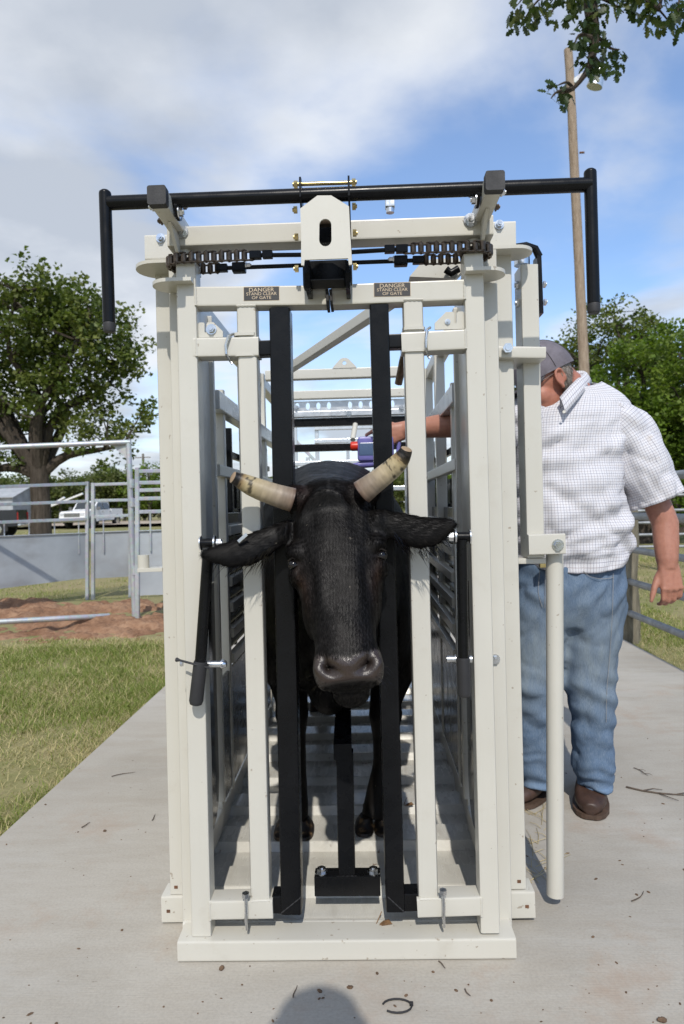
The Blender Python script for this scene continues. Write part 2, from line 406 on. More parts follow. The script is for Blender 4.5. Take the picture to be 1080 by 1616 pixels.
# red dirt dug up under the arch gate
def dirt():
    nx, ny = 300, 170; X, Y = np.meshgrid(np.linspace(-11.5, -1.55, nx), np.linspace(3.6, 9.0, ny)); q = np.stack([X.ravel(), Y.ravel()], 1)
    ctr = 5.95 + 0.10 * (q[:, 0] + 2.5) * -0.35
    e = np.clip(1 - ((q[:, 1] - ctr) / 1.62) ** 2, 0, 1) * np.clip((-1.62 - q[:, 0]) / 0.5, 0, 1) * np.clip((q[:, 0] + 11.4) / 1, 0, 1)
    n = vnoise(q, 5, 5, 1.4); n2 = vnoise(q, 9, 4, 7)
    e = np.clip(e + (vnoise(q, 15, 4, 1.1) - .5) * .9 * (e > 0) * (e < .6), 0, 1); z = GZ - 0.05 + np.sqrt(e) * (0.03 + 0.22 * (n - 0.30)) + (n2 - 0.5) * 0.14 * e ** 0.3 + (vnoise(q, 33, 3, 16) - .5) * .06 * e ** .3
    i = np.arange(nx * ny).reshape(ny, nx); f = np.stack([i[:-1, :-1], i[:-1, 1:], i[1:, 1:], i[1:, :-1]], -1).reshape(-1, 4)
    tag(link('dirt', npmesh('dirt', np.stack([q[:, 0], q[:, 1], z], 1), f, smooth=True), 'dirt'), kind='structure')
dirt()

# ================================================================== THE SQUEEZE CHUTE
AXX = -0.045
chute = thing('squeeze_chute', 'cream painted steel cattle squeeze chute with black neck bars standing on the concrete pad', 'cattle chute', (AXX, 0, 0))
def fb(name, mat, a, b, wpx, Y, depth, r=None, parent=None, both=True):
    """square tube whose FRONT face lies at depth Y between two measured points; wpx = its width there"""
    A, B = P(*a, Y), P(*b, Y); w = PX(wpx, Y); off = Vector((0, depth / 2, 0))
    return MB().bar(A + off, B + off, w, depth, r).build(name, mat, parent or chute)
def hexbolt(p, axis, r=0.011, h=0.009, mat='zinc', name='bolt', washer=True, parent=None):
    p, axis = Vector(p), Vector(axis).normalized(); m = MB()
    if washer: m.tube([p, p + axis * 0.003], r * 1.45, 16)
    m.tube([p + axis * 0.0031, p + axis * (0.003 + h)], r, 6)
    m.tube([p + axis * (0.003 + h), p + axis * (0.006 + h)], r * 0.55, 10)
    return m.build(name, mat, parent or chute, ang=30)
def holed(outline, holes, thick):
    """flat plate with real openings: outline and holes are lists of points of one plane"""
    m = MB(); bm = m.bm; es = []
    for lp in [outline] + holes:
        vs = [bm.verts.new(Vector(p)) for p in lp]; es += [bm.edges.new((vs[i], vs[(i + 1) % len(vs)])) for i in range(len(vs))]
    r = bmesh.ops.triangle_fill(bm, edges=es, use_beauty=True)
    fs = [g for g in r['geom'] if isinstance(g, bmesh.types.BMFace)]
    ex = bmesh.ops.extrude_face_region(bm, geom=fs); th = Vector(thick)
    for g in ex['geom']:
        if isinstance(g, bmesh.types.BMVert): g.co += th
    return m
def circ(c, r, n=16, ax=(1, 0, 0), ay=(0, 0, 1), sx=1, sy=1):
    c, ax, ay = Vector(c), Vector(ax), Vector(ay)
    return [c + ax * (r * sx * math.cos(2 * math.pi * k / n)) + ay * (r * sy * math.sin(2 * math.pi * k / n)) for k in range(n)]
FRONT = (0, -1, 0)
# --- base
m = MB(); a, b = P(280, 1504.5, -0.02), P(815, 1498.5, -0.012); off = Vector((0, 0.05, 0))
a.z = b.z = 0.028
m.bar(a + off, b + off, 0.054, 0.10, 0.007); m.build('base_sill', 'cream', chute)
prof = [(0.082, 0.045), (0.10, 0.050)]
y = 0.19
while y < 2.35:
    prof += [(y - 0.01, 0.051), (y + 0.004, 0.078), (y + 0.012, 0.080), (y + 0.112, 0.080), (y + 0.13, 0.051)]; y += 0.26
prof += [(2.45, 0.05), (2.45, 0.004), (0.082, 0.004)]
fx0, fx1 = AXX - 0.425, AXX + 0.425
MB().prism([(fx0, yy, zz) for yy, zz in prof], (fx1 - fx0, 0, 0)).build('floor_pan', 'pan', chute, ang=15)
MB().bar((fx0, 0.068, 0.045), (fx1, 0.068, 0.045), 0.022, 0.018, 0.006).build('floor_lip', 'pan', chute)
for s, xx in ((-1, AXX - 0.437), (1, AXX + 0.437)):
    MB().bar((xx, 0.21, 0.075), (xx, 2.5, 0.075), 0.03, 0.11, 0.005, up=(0, 0, 1)).build('side_sill', 'cream', chute)
# --- front columns
for side in (
    dict(gate=((292.5, 412), (317.9, 1478), 32), mid=((285, 424), (308, 1467), 40), out=((266, 416), (290, 1411), 45), foot=((255, 1436.5), (300, 1436), 43), hole=(278, 1400), hole2=(266, 1438)),
    dict(gate=((747.5, 400), (774.4, 1473), 31), mid=((764, 394), (789, 1464), 40), out=((784.5, 400), (809, 1403), 45), foot=((790, 1430), (845, 1429), 43), hole=(819.5, 1391), hole2=(832, 1430.5))):
    fb('gate_post', 'cream', *side['gate'], 0.0, 0.058, 0.006)
    fb('frame_post', 'cream', *side['mid'], 0.072, 0.06, 0.006)
    fb('outer_post', 'cream', *side['out'], 0.152, 0.06, 0.006)
    fb('frame_foot', 'cream', *side['foot'], 0.142, 0.075, 0.006)
    # dark blocks set in under the posts stand in for the shadow gaps
    g = P(*side['gate'][1], 0.029); MB().box(g + Vector((-0.024, -0.024, -0.022)), g + Vector((0.024, 0.024, 0.004))).build('gap_shade_block', 'rust_and_gap_shade', chute)
    o = P(*side['out'][1], 0.182); MB().box(o + Vector((-0.03, -0.022, -0.012)), o + Vector((0.03, 0.022, 0.003))).build('gap_shade_block', 'rust_and_gap_shade', chute)
    for h, Yh in ((side['hole'], 0.1515), (side['hole2'], 0.1415)):
        c = P(*h, Yh); MB().box(c + Vector((-0.005, -0.001, -0.004)), c + Vector((0.005, 0.006, 0.004))).build('hole_shade', 'rust_and_gap_shade', chute)  # small dark boxes stand in for the shade inside uncut holes
# --- the two doors of the head gate
fb('door_top_rail', 'cream', (305, 467.5), (518, 465), 32, 0.001, 0.056, 0.006); fb('door_top_rail', 'cream', (523, 465), (733, 456.5), 33, 0.001, 0.056, 0.006)
fb('door_upright', 'cream', (388.5, 482), (411, 1428), 31.5, 0.003, 0.052, 0.008); fb('door_upright', 'cream', (652, 474), (676.5, 1425), 31.5, 0.003, 0.052, 0.008)
fb('door_middle_rail', 'cream', (305, 548), (408, 546), 31, -0.002, 0.060, 0.006); fb('door_middle_rail', 'cream', (634, 540), (735, 535), 32, -0.002, 0.060, 0.006)
fb('door_bottom_rail', 'cream', (330, 1438), (430.5, 1436), 31, -0.002, 0.060, 0.006); fb('door_bottom_rail', 'cream', (659, 1434.5), (761, 1431), 31, -0.002, 0.060, 0.006)
for cx_, y0, y1 in ((388.7, 531, 563), (652.3, 522, 556)):       # weld collars where the rail wraps the upright
    for yy in (y0, y1):
        c = P(cx_ + (yy - y0) * 0.02, yy, 0.028); MB().bar(c + Vector((0, 0, -0.004)), c + Vector((0, 0, 0.004)), 0.057, 0.062, 0.012).build('weld_collar', 'cream', chute)
fb('neck_bar', 'black_paint', (441, 486), (459.5, 1444), 33, 0.004, 0.068, 0.006); fb('neck_bar', 'black_paint', (598.5, 480), (624.5, 1440), 30, 0.004, 0.068, 0.006)
fb('neck_bar_foot', 'black_paint', (430, 1429), (475, 1428), 29, 0.010, 0.052, 0.005); fb('neck_bar_foot', 'black_paint', (610, 1426), (661, 1425), 29, 0.010, 0.052, 0.005)
fb('neck_bar_stub', 'black_paint', (405, 549), (428, 548), 24, 0.010, 0.040, 0.004); fb('neck_bar_stub', 'black_paint', (610, 538), (637, 537), 22, 0.010, 0.040, 0.004)
for (a, b) in (((516, 456), (517.5, 482)), ((521.5, 456), (523.5, 481))):
    fb('door_edge_strip', 'black_rubber', a, b, 4.5, -0.006, 0.066, 0.001)
for mir, x0, yb in ((1, 313, 533), (-1, 733, 519)):              # slotted hanger tabs on the middle rails
    o = []
    for dx, dy in ((0, 0), (0, -22), (2, -24), (8, -24), (10, -22), (10, -9), (11.5, -7.5), (13, -9), (13, -21), (15, -24), (24, -24), (39, -9), (39, 0)):
        o.append(P(x0 + mir * dx * (1 if mir > 0 else 1.2), yb + dy * (1 if mir > 0 else 1.15) - mir * dx * 0.03, 0.018))
    MB().prism(o, (0, 0.006, 0)).build('hanger_tab', 'cream', chute, smooth=False)
hexbolt(P(334, 520, 0.018), FRONT, 0.0095, 0.008); hexbolt(P(706.5, 508, 0.018), FRONT, 0.005, 0.003)
for pts in ([(369, 527), (361, 530), (356, 545), (357, 558), (364, 570), (367, 574)], [(679, 517), (674, 520), (672.5, 533), (673, 548), (676, 562), (679, 566)]):
    MB().tube([P(x, yy, -0.012 if 0 < i < 4 else 0.012) for i, (x, yy) in enumerate(pts)], 0.0035, 8).build('wire_clip', 'zinc', chute)
for (bx, by) in ((388, 1414), (699.5, 1409)):                      # hook bolts through the bottom rails
    m = MB(); t = P(bx, by, -0.010); m.tube([t + Vector((0, 0.012, 0.004)), t, t + Vector((0.001, -0.004, -0.03)), t + Vector((0, -0.006, -0.06)), t + Vector((0.001, 0, -0.088))], [0.004, 0.004, 0.0042, 0.004, 0.003], 8)
    m.tube([t + Vector((0, 0, -0.003)), t + Vector((0, 0, 0.008))], 0.010, 6); m.build('hook_bolt', 'zinc', chute)
# --- weld beads where the rails meet the posts
def bead(a, b, Y, r=0.0032, mat='cream'):
    A, B = P(*a, Y), P(*b, Y); n = 9; MB().tube([A.lerp(B, i / n) for i in range(n + 1)], [r * (0.75 + 0.45 * (i % 2)) for i in range(n + 1)], 7).build('weld_bead', mat, chute)
for a, b, Y in (((308.5, 453), (309.5, 482), 0.0), ((733, 443), (734, 472), 0.0), ((309.5, 534), (310.5, 562), -.001), ((734.5, 519), (735.5, 550), -.001), ((331.5, 1424), (332, 1452), -.001), ((760, 1417), (760.5, 1446), -.001),
                ((373, 482.5), (404, 482), .002), ((637, 473), (668, 472.5), .002), ((396, 1422), (426, 1421), .001), ((662, 1419), (692, 1418.5), .001)): bead(a, b, Y)
for a, b, Y in (((531, 1383.5), (563, 1383), .104), ((444, 1441), (475, 1416), .005), ((612, 1415), (637, 1438), .005)): bead(a, b, Y, .0018, 'black_rubber')
# --- header, arms, operating bar
fb('header_beam', 'cream', (264, 373), (779, 354), 32, -0.006, 0.062, 0.006)
fb('header_stub', 'cream', (228.5, 390), (300, 388), 40, 0.135, 0.06, 0.006); fb('header_stub', 'cream', (740, 371), (814.5, 369), 42, 0.135, 0.06, 0.006)
ARMY = -0.185
for cx_, cy_ in ((247, 307), (782, 284)):
    c = P(cx_, cy_, ARMY); w = PX(29, ARMY)
    MB().bar(c + Vector((0, 0.022, 0)), c + Vector((0, 0.235, 0)), w * 0.95, w * 0.95, 0.005, up=(0, 0, 1)).build('header_arm', 'cream', chute)
    MB().bar(c, c + Vector((0, 0.024, 0)), w * 1.04, w * 1.04, 0.005, up=(0, 0, 1)).build('end_cap', 'black_rubber', chute)
    s = 1 if cx_ < 500 else -1
    MB().prism([c + Vector((-0.004, 0.10, -w / 2)), c + Vector((-0.004, 0.22, -w / 2)), c + Vector((-0.004, 0.22, -0.085)), c + Vector((-0.004, 0.165, -0.07))], (0.008, 0, 0)).build('gusset', 'cream', chute, smooth=False)
    # bearing discs and bolts each side of the arm, where the bar passes
    q = c + Vector((s * (w / 2 + 0.003), 0.085, 0.001))
    MB().tube([q, q + Vector((s * 0.007, 0, 0))], 0.026, 24).build('bearing_flange', 'black_paint', chute)
    hexbolt(q + Vector((s * 0.0075, -0.012, -0.012)), (s, 0, 0), 0.010, 0.008); hexbolt(q + Vector((s * 0.0075, 0.013, 0.012)), (s, 0, 0), 0.007, 0.010, 'chain_steel')
    hexbolt(c + Vector((-s * (w / 2 + 0.001), 0.05, -0.006)), (-s, 0, 0), 0.007, 0.006); hexbolt(c + Vector((-s * (w / 2 + 0.001), 0.12, -0.010)), (-s, 0, 0), 0.007, 0.006, 'chain_steel')
BARY = -0.115
MB().tube([P(172, 320.5, BARY), P(932, 291.5, BARY)], PX(11, BARY), 24).build('operating_bar', 'black_paint', chute)
for a, b in (((166, 303), (173, 522)), ((931.5, 270), (937.5, 492))):
    A, B = P(*a, BARY), P(*b, BARY); r = PX(9.7, BARY); d = (B - A).normalized()
    m = MB(); m.tube([A - d * 0.004, A, A + d * 0.004, B - d * 0.02], [r * 0.6, r * 0.92, r, r], 24); m.build('operating_handle', 'black_paint', chute)
    MB().tube([B - d * 0.0205, B - d * 0.016, B, B + d * 0.004], [r * 0.9, r * 1.02, r * 1.0, r * 0.8], 20).build('handle_plug', 'black_rubber', chute)
for (x, yy, Yb, rr) in ((286.5, 366, -0.007, 0.0125), (743, 348, -0.007, 0.0125), (254, 376, 0.134, 0.009), (788, 355, 0.134, 0.009)): hexbolt(P(x, yy, Yb), FRONT, rr, 0.010)
c = P(616, 336, 0.10); MB().tube([c, c + Vector((0, 0, 0.012))], 0.011, 14).box(c + Vector((-0.013, -0.013, 0.012)), c + Vector((0.013, 0.013, 0.036)), 0.003).build('square_head_bolt', 'zinc', chute)
# --- latch housing in the middle of the header
LY = -0.141
pl = lambda x, yy: P(x, yy, LY)
outl = [pl(*q) for q in ((474, 329), (501, 308.5), (523, 308.3), (551, 325.5), (553, 368), (555.5, 408), (556, 417), (551, 418), (549.5, 407.5), (481, 410), (480, 419), (475.5, 418), (475.5, 370))]
slot = []
for k in range(24):
    t = 2 * math.pi * k / 24; slot.append(pl(513.7 + 9.8 * math.cos(t), (356 if math.sin(t) < 0 else 378) + 10.8 * math.sin(t)))
holed(outl, [slot], (0, 0.006, 0)).build('latch_plate', 'cream', chute, smooth=False)
for xx, y0, y1 in ((474.5, 283, 455), (550.5, 281, 447)):
    t, bt = P(xx, y0, -0.115), P(xx, y1, -0.07); w = 0.0045
    o = [Vector((t.x - w / 2, yy, zz)) for yy, zz in ((-0.135, t.z - 0.012), (-0.128, t.z), (-0.108, t.z + 0.003), (-0.092, t.z - 0.012), (-0.03, t.z - 0.08), (0.02, t.z - 0.10), (0.02, bt.z + 0.04), (-0.05, bt.z), (-0.088, bt.z), (-0.088, t.z - 0.10), (-0.135, t.z - 0.05))]
    MB().prism(o, (w, 0, 0)).build('latch_side_plate', 'black_paint', chute, smooth=False)
MB().tube([P(463, 291, -0.115), P(562, 288, -0.115)], 0.0048, 12).build('latch_rod', 'brass', chute)
for (x, yy, Yb, s) in ((472, 291, -0.115, -1), (553.5, 288, -0.115, 1), (554, 326, -0.09, 1), (555, 368, -0.09, 1), (555.5, 421, -0.09, 1), (471.5, 331, -0.09, -1), (473, 374, -0.09, -1), (473.5, 424, -0.09, -1)):
    hexbolt(P(x, yy, Yb), (s, 0, 0), 0.0085, 0.009, 'brass', washer=False)
c = P(514, 350, -0.03)
MB().tube([c + Vector((-0.04, 0, 0)), c + Vector((0.04, 0, 0))], 0.014, 16).build('latch_roller', 'chain_steel', chute)
MB().box(P(482, 385, -0.05), P(548, 362, -0.035)).build('latch_block', 'black_paint', chute)
# trough under the plate
MB().box(P(482, 412, -0.02), P(549, 454, -0.012)).build('latch_backplate', 'black_paint', chute)
for x0, x1 in ((481, 490), (545, 553)):
    a, b = P(x0, 411, -0.088), P(x1, 455, -0.088)
    MB().prism([(a.x, -0.088, a.z), (a.x, -0.10, (a.z + b.z) / 2), (a.x, -0.09, b.z), (a.x, 0.0, b.z), (a.x, 0.0, a.z)], (b.x - a.x, 0, 0)).build('latch_cheek', 'black_paint', chute, smooth=False)
MB().box(P(490.3, 441, -0.098), P(544.7, 455, -0.03), 0.002).build('latch_lip', 'black_rubber', chute)
# --- chains that tie the two doors together
plate_me = None
def chain(cpx, cpy, s, xe_front, xe_back):
    global plate_me
    c = P(cpx, cpy, 0.030); c.z = P(cpx, cpy, -0.012).z; r = 0.042; pitch = 0.0195; path = []
    fl = P(xe_front, cpy, c.y - r).x; bl = P(xe_back, cpy, c.y + r).x
    x = fl
    L1 = abs(fl - c.x); L2 = math.pi * r; L3 = abs(bl - c.x); n = int((L1 + L2 + L3) / pitch)
    def at(d):
        if d < L1: return Vector((fl - s * d, c.y - r, c.z))
        if d < L1 + L2:
            a = (d - L1) / r; return Vector((c.x - s * r * math.sin(a), c.y - r * math.cos(a), c.z))
        return Vector((c.x + s * (d - L1 - L2), c.y + r, c.z))
    if plate_me is None:
        m = MB(); hp = pitch / 2
        for k, zz in enumerate((0.0105, -0.0105)):
            o = [Vector((-hp + 0.0066 * math.cos(t), 0.0066 * math.sin(t), zz)) for t in (R(90), R(180), R(270))] + [Vector((0, -0.0034, zz))] + [Vector((hp + 0.0066 * math.cos(t), 0.0066 * math.sin(t), zz)) for t in (R(-90), 0, R(90))] + [Vector((0, 0.0034, zz))]
            m.prism(o, (0, 0, 0.0028 if zz > 0 else -0.0028))
        m.tube([(hp, 0, -0.0108), (hp, 0, 0.0108)], 0.0076, 10); m.tube([(hp, 0, -0.016), (hp, 0, 0.016)], 0.003, 6)
        plate_me = m.mesh('chain_link')
    for i in range(n):
        a, b = at(i * pitch), at((i + 1) * pitch); o = link('chain_link', plate_me, 'chain_steel'); o.parent = chute; o.matrix_parent_inverse = world_of(chute).inverted()
        d = b - a; mid = (a + b) / 2 + Vector((0, 0, 0.0012 if i % 2 else -0.0012))
        o.location = mid; o.rotation_euler = (0, 0, math.atan2(d.y, d.x)); o.scale = (1, 1, 1.0 if i % 2 else 0.86)
    # sprocket
    o = []
    for k in range(28):
        t = 2 * math.pi * k / 28; rr = 0.041 if k % 2 else 0.036; o.append(c + Vector((rr * math.cos(t), rr * math.sin(t), -0.004)))
    MB().prism(o, (0, 0, 0.008)).build('sprocket', 'chain_steel', chute, smooth=False)
    MB().tube([c + Vector((0, 0, -0.03)), c + Vector((0, 0, 0.035))], 0.020, 16).build('sprocket_hub', 'cream', chute)
    # end fittings and tie rods
    e1, e2 = Vector((fl, c.y - r, c.z)), Vector((bl, c.y + r, c.z)); cxm = P(514, 400, 0).x
    for e, thick in ((e1, 0.0055), (e2, 0.0055)):
        q = e + Vector((s * 0.012, 0, 0)); MB().box(e + Vector((-0.006 if s > 0 else 0.006, -0.009, -0.010)), q + Vector((s * 0.012, 0.009, 0.010)), 0.002).build('chain_end', 'black_paint', chute)
        MB().tube([q, Vector((cxm - s * 0.02, e.y, e.z - (0.004 if e is e1 else 0.0)))], thick, 10).build('tie_rod', 'black_paint', chute)
    q = e2 + Vector((s * 0.055, 0, 0)); MB().box(q + Vector((-0.018, -0.012, -0.014)), q + Vector((0.018, 0.012, 0.012)), 0.003).build('turnbuckle', 'black_paint', chute)
    hexbolt(q + Vector((s * 0.018, -0.004, 0.004)), (s, 0, 0), 0.006, 0.010)
    q = e1 + Vector((s * 0.04, 0, 0)); MB().box(q + Vector((-0.013, -0.009, -0.009)), q + Vector((0.013, 0.009, 0.010)), 0.002).build('turnbuckle', 'black_paint', chute)
chain(292.5, 407, 1, 398, 345); chain(747.5, 389, -1, 640, 665)
# --- bearing plates
def tabplate(a, b, Y0, Y1, px_z, thick, roundleft=True):
    z = P(*px_z, (Y0 + Y1) / 2).z; xl, xr = P(a, px_z[1], Y0).x, P(b, px_z[1], Y0).x; r = (Y1 - Y0) / 2; ym = (Y0 + Y1) / 2; o = []
    xc, xo = (xl + r, xr) if roundleft else (xr - r, xl); s = -1 if roundleft else 1
    for k in range(13):
        t = math.pi * (k / 12 - 0.5); o.append((xc + s * r * math.cos(t), ym + r * math.sin(t), z))
    o += [(xo, Y1, z), (xo, Y0, z)]
    return MB().prism(o, (0, 0, thick))
tabplate(204, 300, 0.06, 0.19, (250, 428), 0.009).build('bearing_plate', 'cream', chute, ang=30)
tabplate(233, 302, -0.03, 0.07, (260, 454), 0.009).build('bearing_plate', 'cream', chute, ang=30)
tabplate(736, 804, -0.03, 0.07, (775, 436), 0.009, False).build('bearing_plate', 'cream', chute, ang=30)
tabplate(770, 847, 0.10, 0.20, (810, 402), 0.009, False).build('bearing_plate', 'cream', chute, ang=30)
# --- swing arm on the right side
SY = 0.19
fb('swing_arm', 'cream', (836, 417), (846.5, 880), 27.5, SY, 0.085, 0.005)
MB().tube([P(824, 419, SY + 0.04), P(824, 405, SY + 0.04)], 0.022, 18).build('swing_arm_pin', 'zinc', chute)
m = MB(); m.tube([P(812, 398, SY + 0.04), P(816, 390, SY + 0.04), P(830, 388, SY + 0.04), P(845, 393, SY + 0.04), P(851, 405, SY + 0.04)], 0.011, 12); m.build('swing_arm_hook', 'black_paint', chute)
fb('swing_arm_strap', 'black_paint', (851.5, 402), (855, 494), 7, SY + 0.03, 0.05, 0.002)
for x, yy in ((815, 450), (816, 478)): hexbolt(P(x + 6, yy, SY + 0.03), (-1, 0, 0), 0.012, 0.010, washer=False)
for x, yy in ((856, 449), (857, 477)): hexbolt(P(x, yy, SY + 0.05), (1, 0, 0), 0.010, 0.006, washer=False)
fb('arm_clamp', 'cream', (787, 555), (862, 556), 19, 0.125, 0.16, 0.006); hexbolt(P(800, 551, 0.124), FRONT, 0.014, 0.014, washer=False)
fb('arm_bracket', 'cream', (835, 860), (893, 858), 32, SY - 0.022, 0.022, 0.004); hexbolt(P(880.5, 860, SY - 0.022), FRONT, 0.0115, 0.009)
fb('bracket_shelf', 'cream', (806, 886), (862, 885), 9, SY + 0.01, 0.06, 0.003)
MB().tube([P(875.5, 868, SY + 0.03), P(876.5, 1412, SY + 0.03)], PX(13.2, SY + 0.03), 28).build('swing_pipe', 'cream', chute)
# --- levers inside the posts
def lever(top, knee, bot, w, Y, pin0, pin1):
    T, K, B = P(*top, Y), P(*knee, Y), P(*bot, Y); r = PX(w / 2, Y); d = (B - K).normalized()
    MB().tube([T, K], r, 18).build('locking_lever', 'black_paint', chute)
    MB().tube([K - d * 0.004, K, B - d * 0.012, B - d * 0.003, B], [r * 1.15, r * 1.22, r * 1.25, r * 1.05, r * 0.6], 20).build('lever_grip', 'black_rubber', chute)
    a, b = P(*pin0, Y + 0.02), P(*pin1, Y + 0.02); MB().tube([a, a.lerp(b, 0.7), a.lerp(b, 0.72), a.lerp(b, 0.85), b], [0.009, 0.009, 0.012, 0.012, 0.007], 14).build('lever_pin', 'zinc', chute)
lever((329, 868), (316.5, 1046), (309, 1113), 18, -0.032, (326, 1048), (358, 1048))
lever((729, 852), (731.5, 1040), (733, 1100), 17, -0.020, (705, 1040), (722, 1040))
for (x0, x1, yy, s) in ((318, 338, 857, 1), (720, 741, 847, -1)):
    a, b = P(x0, yy, -0.01), P(x1, yy, -0.01); MB().tube([a, b], 0.012, 16).build('lever_pivot', 'black_paint', chute)
    q = b if s > 0 else a; MB().tube([q, q + Vector((s * 0.004, 0, 0))], 0.019, 18).build('washer', 'zinc', chute); hexbolt(q + Vector((s * 0.004, 0, 0)), (s, 0, 0), 0.012, 0.012, washer=False)
    q = a if s > 0 else b; MB().tube([q, q + Vector((-s * 0.003, 0, 0))], 0.019, 18).build('washer', 'zinc', chute)
MB().tube([P(741, 1040, -0.01), P(745, 1040, -0.01)], 0.010, 12).build('lever_pin', 'zinc', chute)
hexbolt(P(781.5, 1040, 0.071), FRONT, 0.009, 0.008)
MB().tube([P(279, 1041, -0.03), P(284, 1042, -0.035), P(310, 1049, -0.048), P(330, 1054, -0.036)], [0.006, 0.003, 0.003, 0.003], 8).build('lever_tie', 'black_rubber', chute)
MB().tube([P(287, 1043, -0.001), P(287, 1050, -0.012)], 0.005, 8).build('tie_peg', 'zinc', chute)
# --- little cup bracket on the left outer post
c = P(227, 898, 0.17); MB().tube([c, c + Vector((0, 0, 0.04))], 0.016, 18).build('cup', 'cream', chute)
fb('cup_bracket', 'cream', (217, 900.5), (256, 899), 6, 0.15, 0.05, 0.001)
# --- warning labels
def text_mesh(body, size, align='CENTER', extr=0.0003):
    cu_ = bpy.data.curves.new('lettering', 'FONT'); cu_.body = body; cu_.size = size; cu_.align_x = align; cu_.align_y = 'CENTER'; cu_.extrude = extr
    o = bpy.data.objects.new('lettering', cu_); COL.objects.link(o); dg = bpy.context.evaluated_depsgraph_get()
    me = bpy.data.meshes.new_from_object(o.evaluated_get(dg)); bpy.data.objects.remove(o); me.name = 'lettering'; return me
simple('label_black', (0.035, 0.033, 0.033), 0.45); simple('label_buff', (0.62, 0.50, 0.36), 0.5)
def warning(x0, x1, y0, y1, Y):
    a, b = P(x0, y0, Y), P(x1, y1, Y); w, h = b.x - a.x, a.z - b.z; c = (a + b) / 2; tilt = R(0.8)
    rot = Matrix.Rotation(tilt, 3, 'Y')
    def q(dx, dz, yy): return c + rot @ Vector((dx, yy, dz))
    e = 0.0012
    MB().prism([q(-w / 2 - e, -h / 2 - e, -0.0004), q(w / 2 + e, -h / 2 - e, -0.0004), q(w / 2 + e, h / 2 + e, -0.0004), q(-w / 2 - e, h / 2 + e, -0.0004)], (0, 0.001, 0)).build('label_border', 'label_buff', chute, smooth=False)
    L = MB().prism([q(-w / 2, -h / 2, -0.0012), q(w / 2, -h / 2, -0.0012), q(w / 2, h / 2, -0.0012), q(-w / 2, h / 2, -0.0012)], (0, 0.001, 0)).build('warning_label', 'label_black', chute, smooth=False)
    for body, dz, size, sx in (('DANGER', 0.27, 0.33, 1.16), ('STAND CLEAR', -0.03, 0.255, 1.12), ('OF GATE', -0.32, 0.255, 1.15)):
        me = text_mesh(body, h * size * 1.25)
        co = coords(me); co = np.array([q(x * sx, dz * h + yy, -0.0016 - zz) for x, yy, zz in co]); set_coords(me, co)
        link('lettering', me, 'label_buff', L)
warning(385, 441, 454, 473, 0.001); warning(590.5, 648, 447.5, 466.5, 0.001)
# --- chin stand on the floor between the hooves
MB().box(P(496, 1384, 0.10), P(601, 1413, 0.105), 0.002).box(P(496, 1384, 0.10) + Vector((0, 0.0055, -0.005)), P(601, 1384, 0.10) + Vector((0, 0.05, 0)), 0.0015).build('stand_foot', 'black_paint', chute)
fb('stand_post', 'black_paint', (544, 1190), (547.5, 1383), 27, 0.106, 0.045, 0.004)
q0 = P(541, 1187, 0.10); MB().bar(q0, q0 + Vector((-0.01, 0.42, 0.02)), 0.050, 0.045, 0.004, up=(0, 0, 1)).build('chin_bar', 'black_paint', chute)
for x in (507, 590): hexbolt(P(x, 1384, 0.10) + Vector((0, 0.022, 0.0005)), (0, 0, 1), 0.013, 0.010)
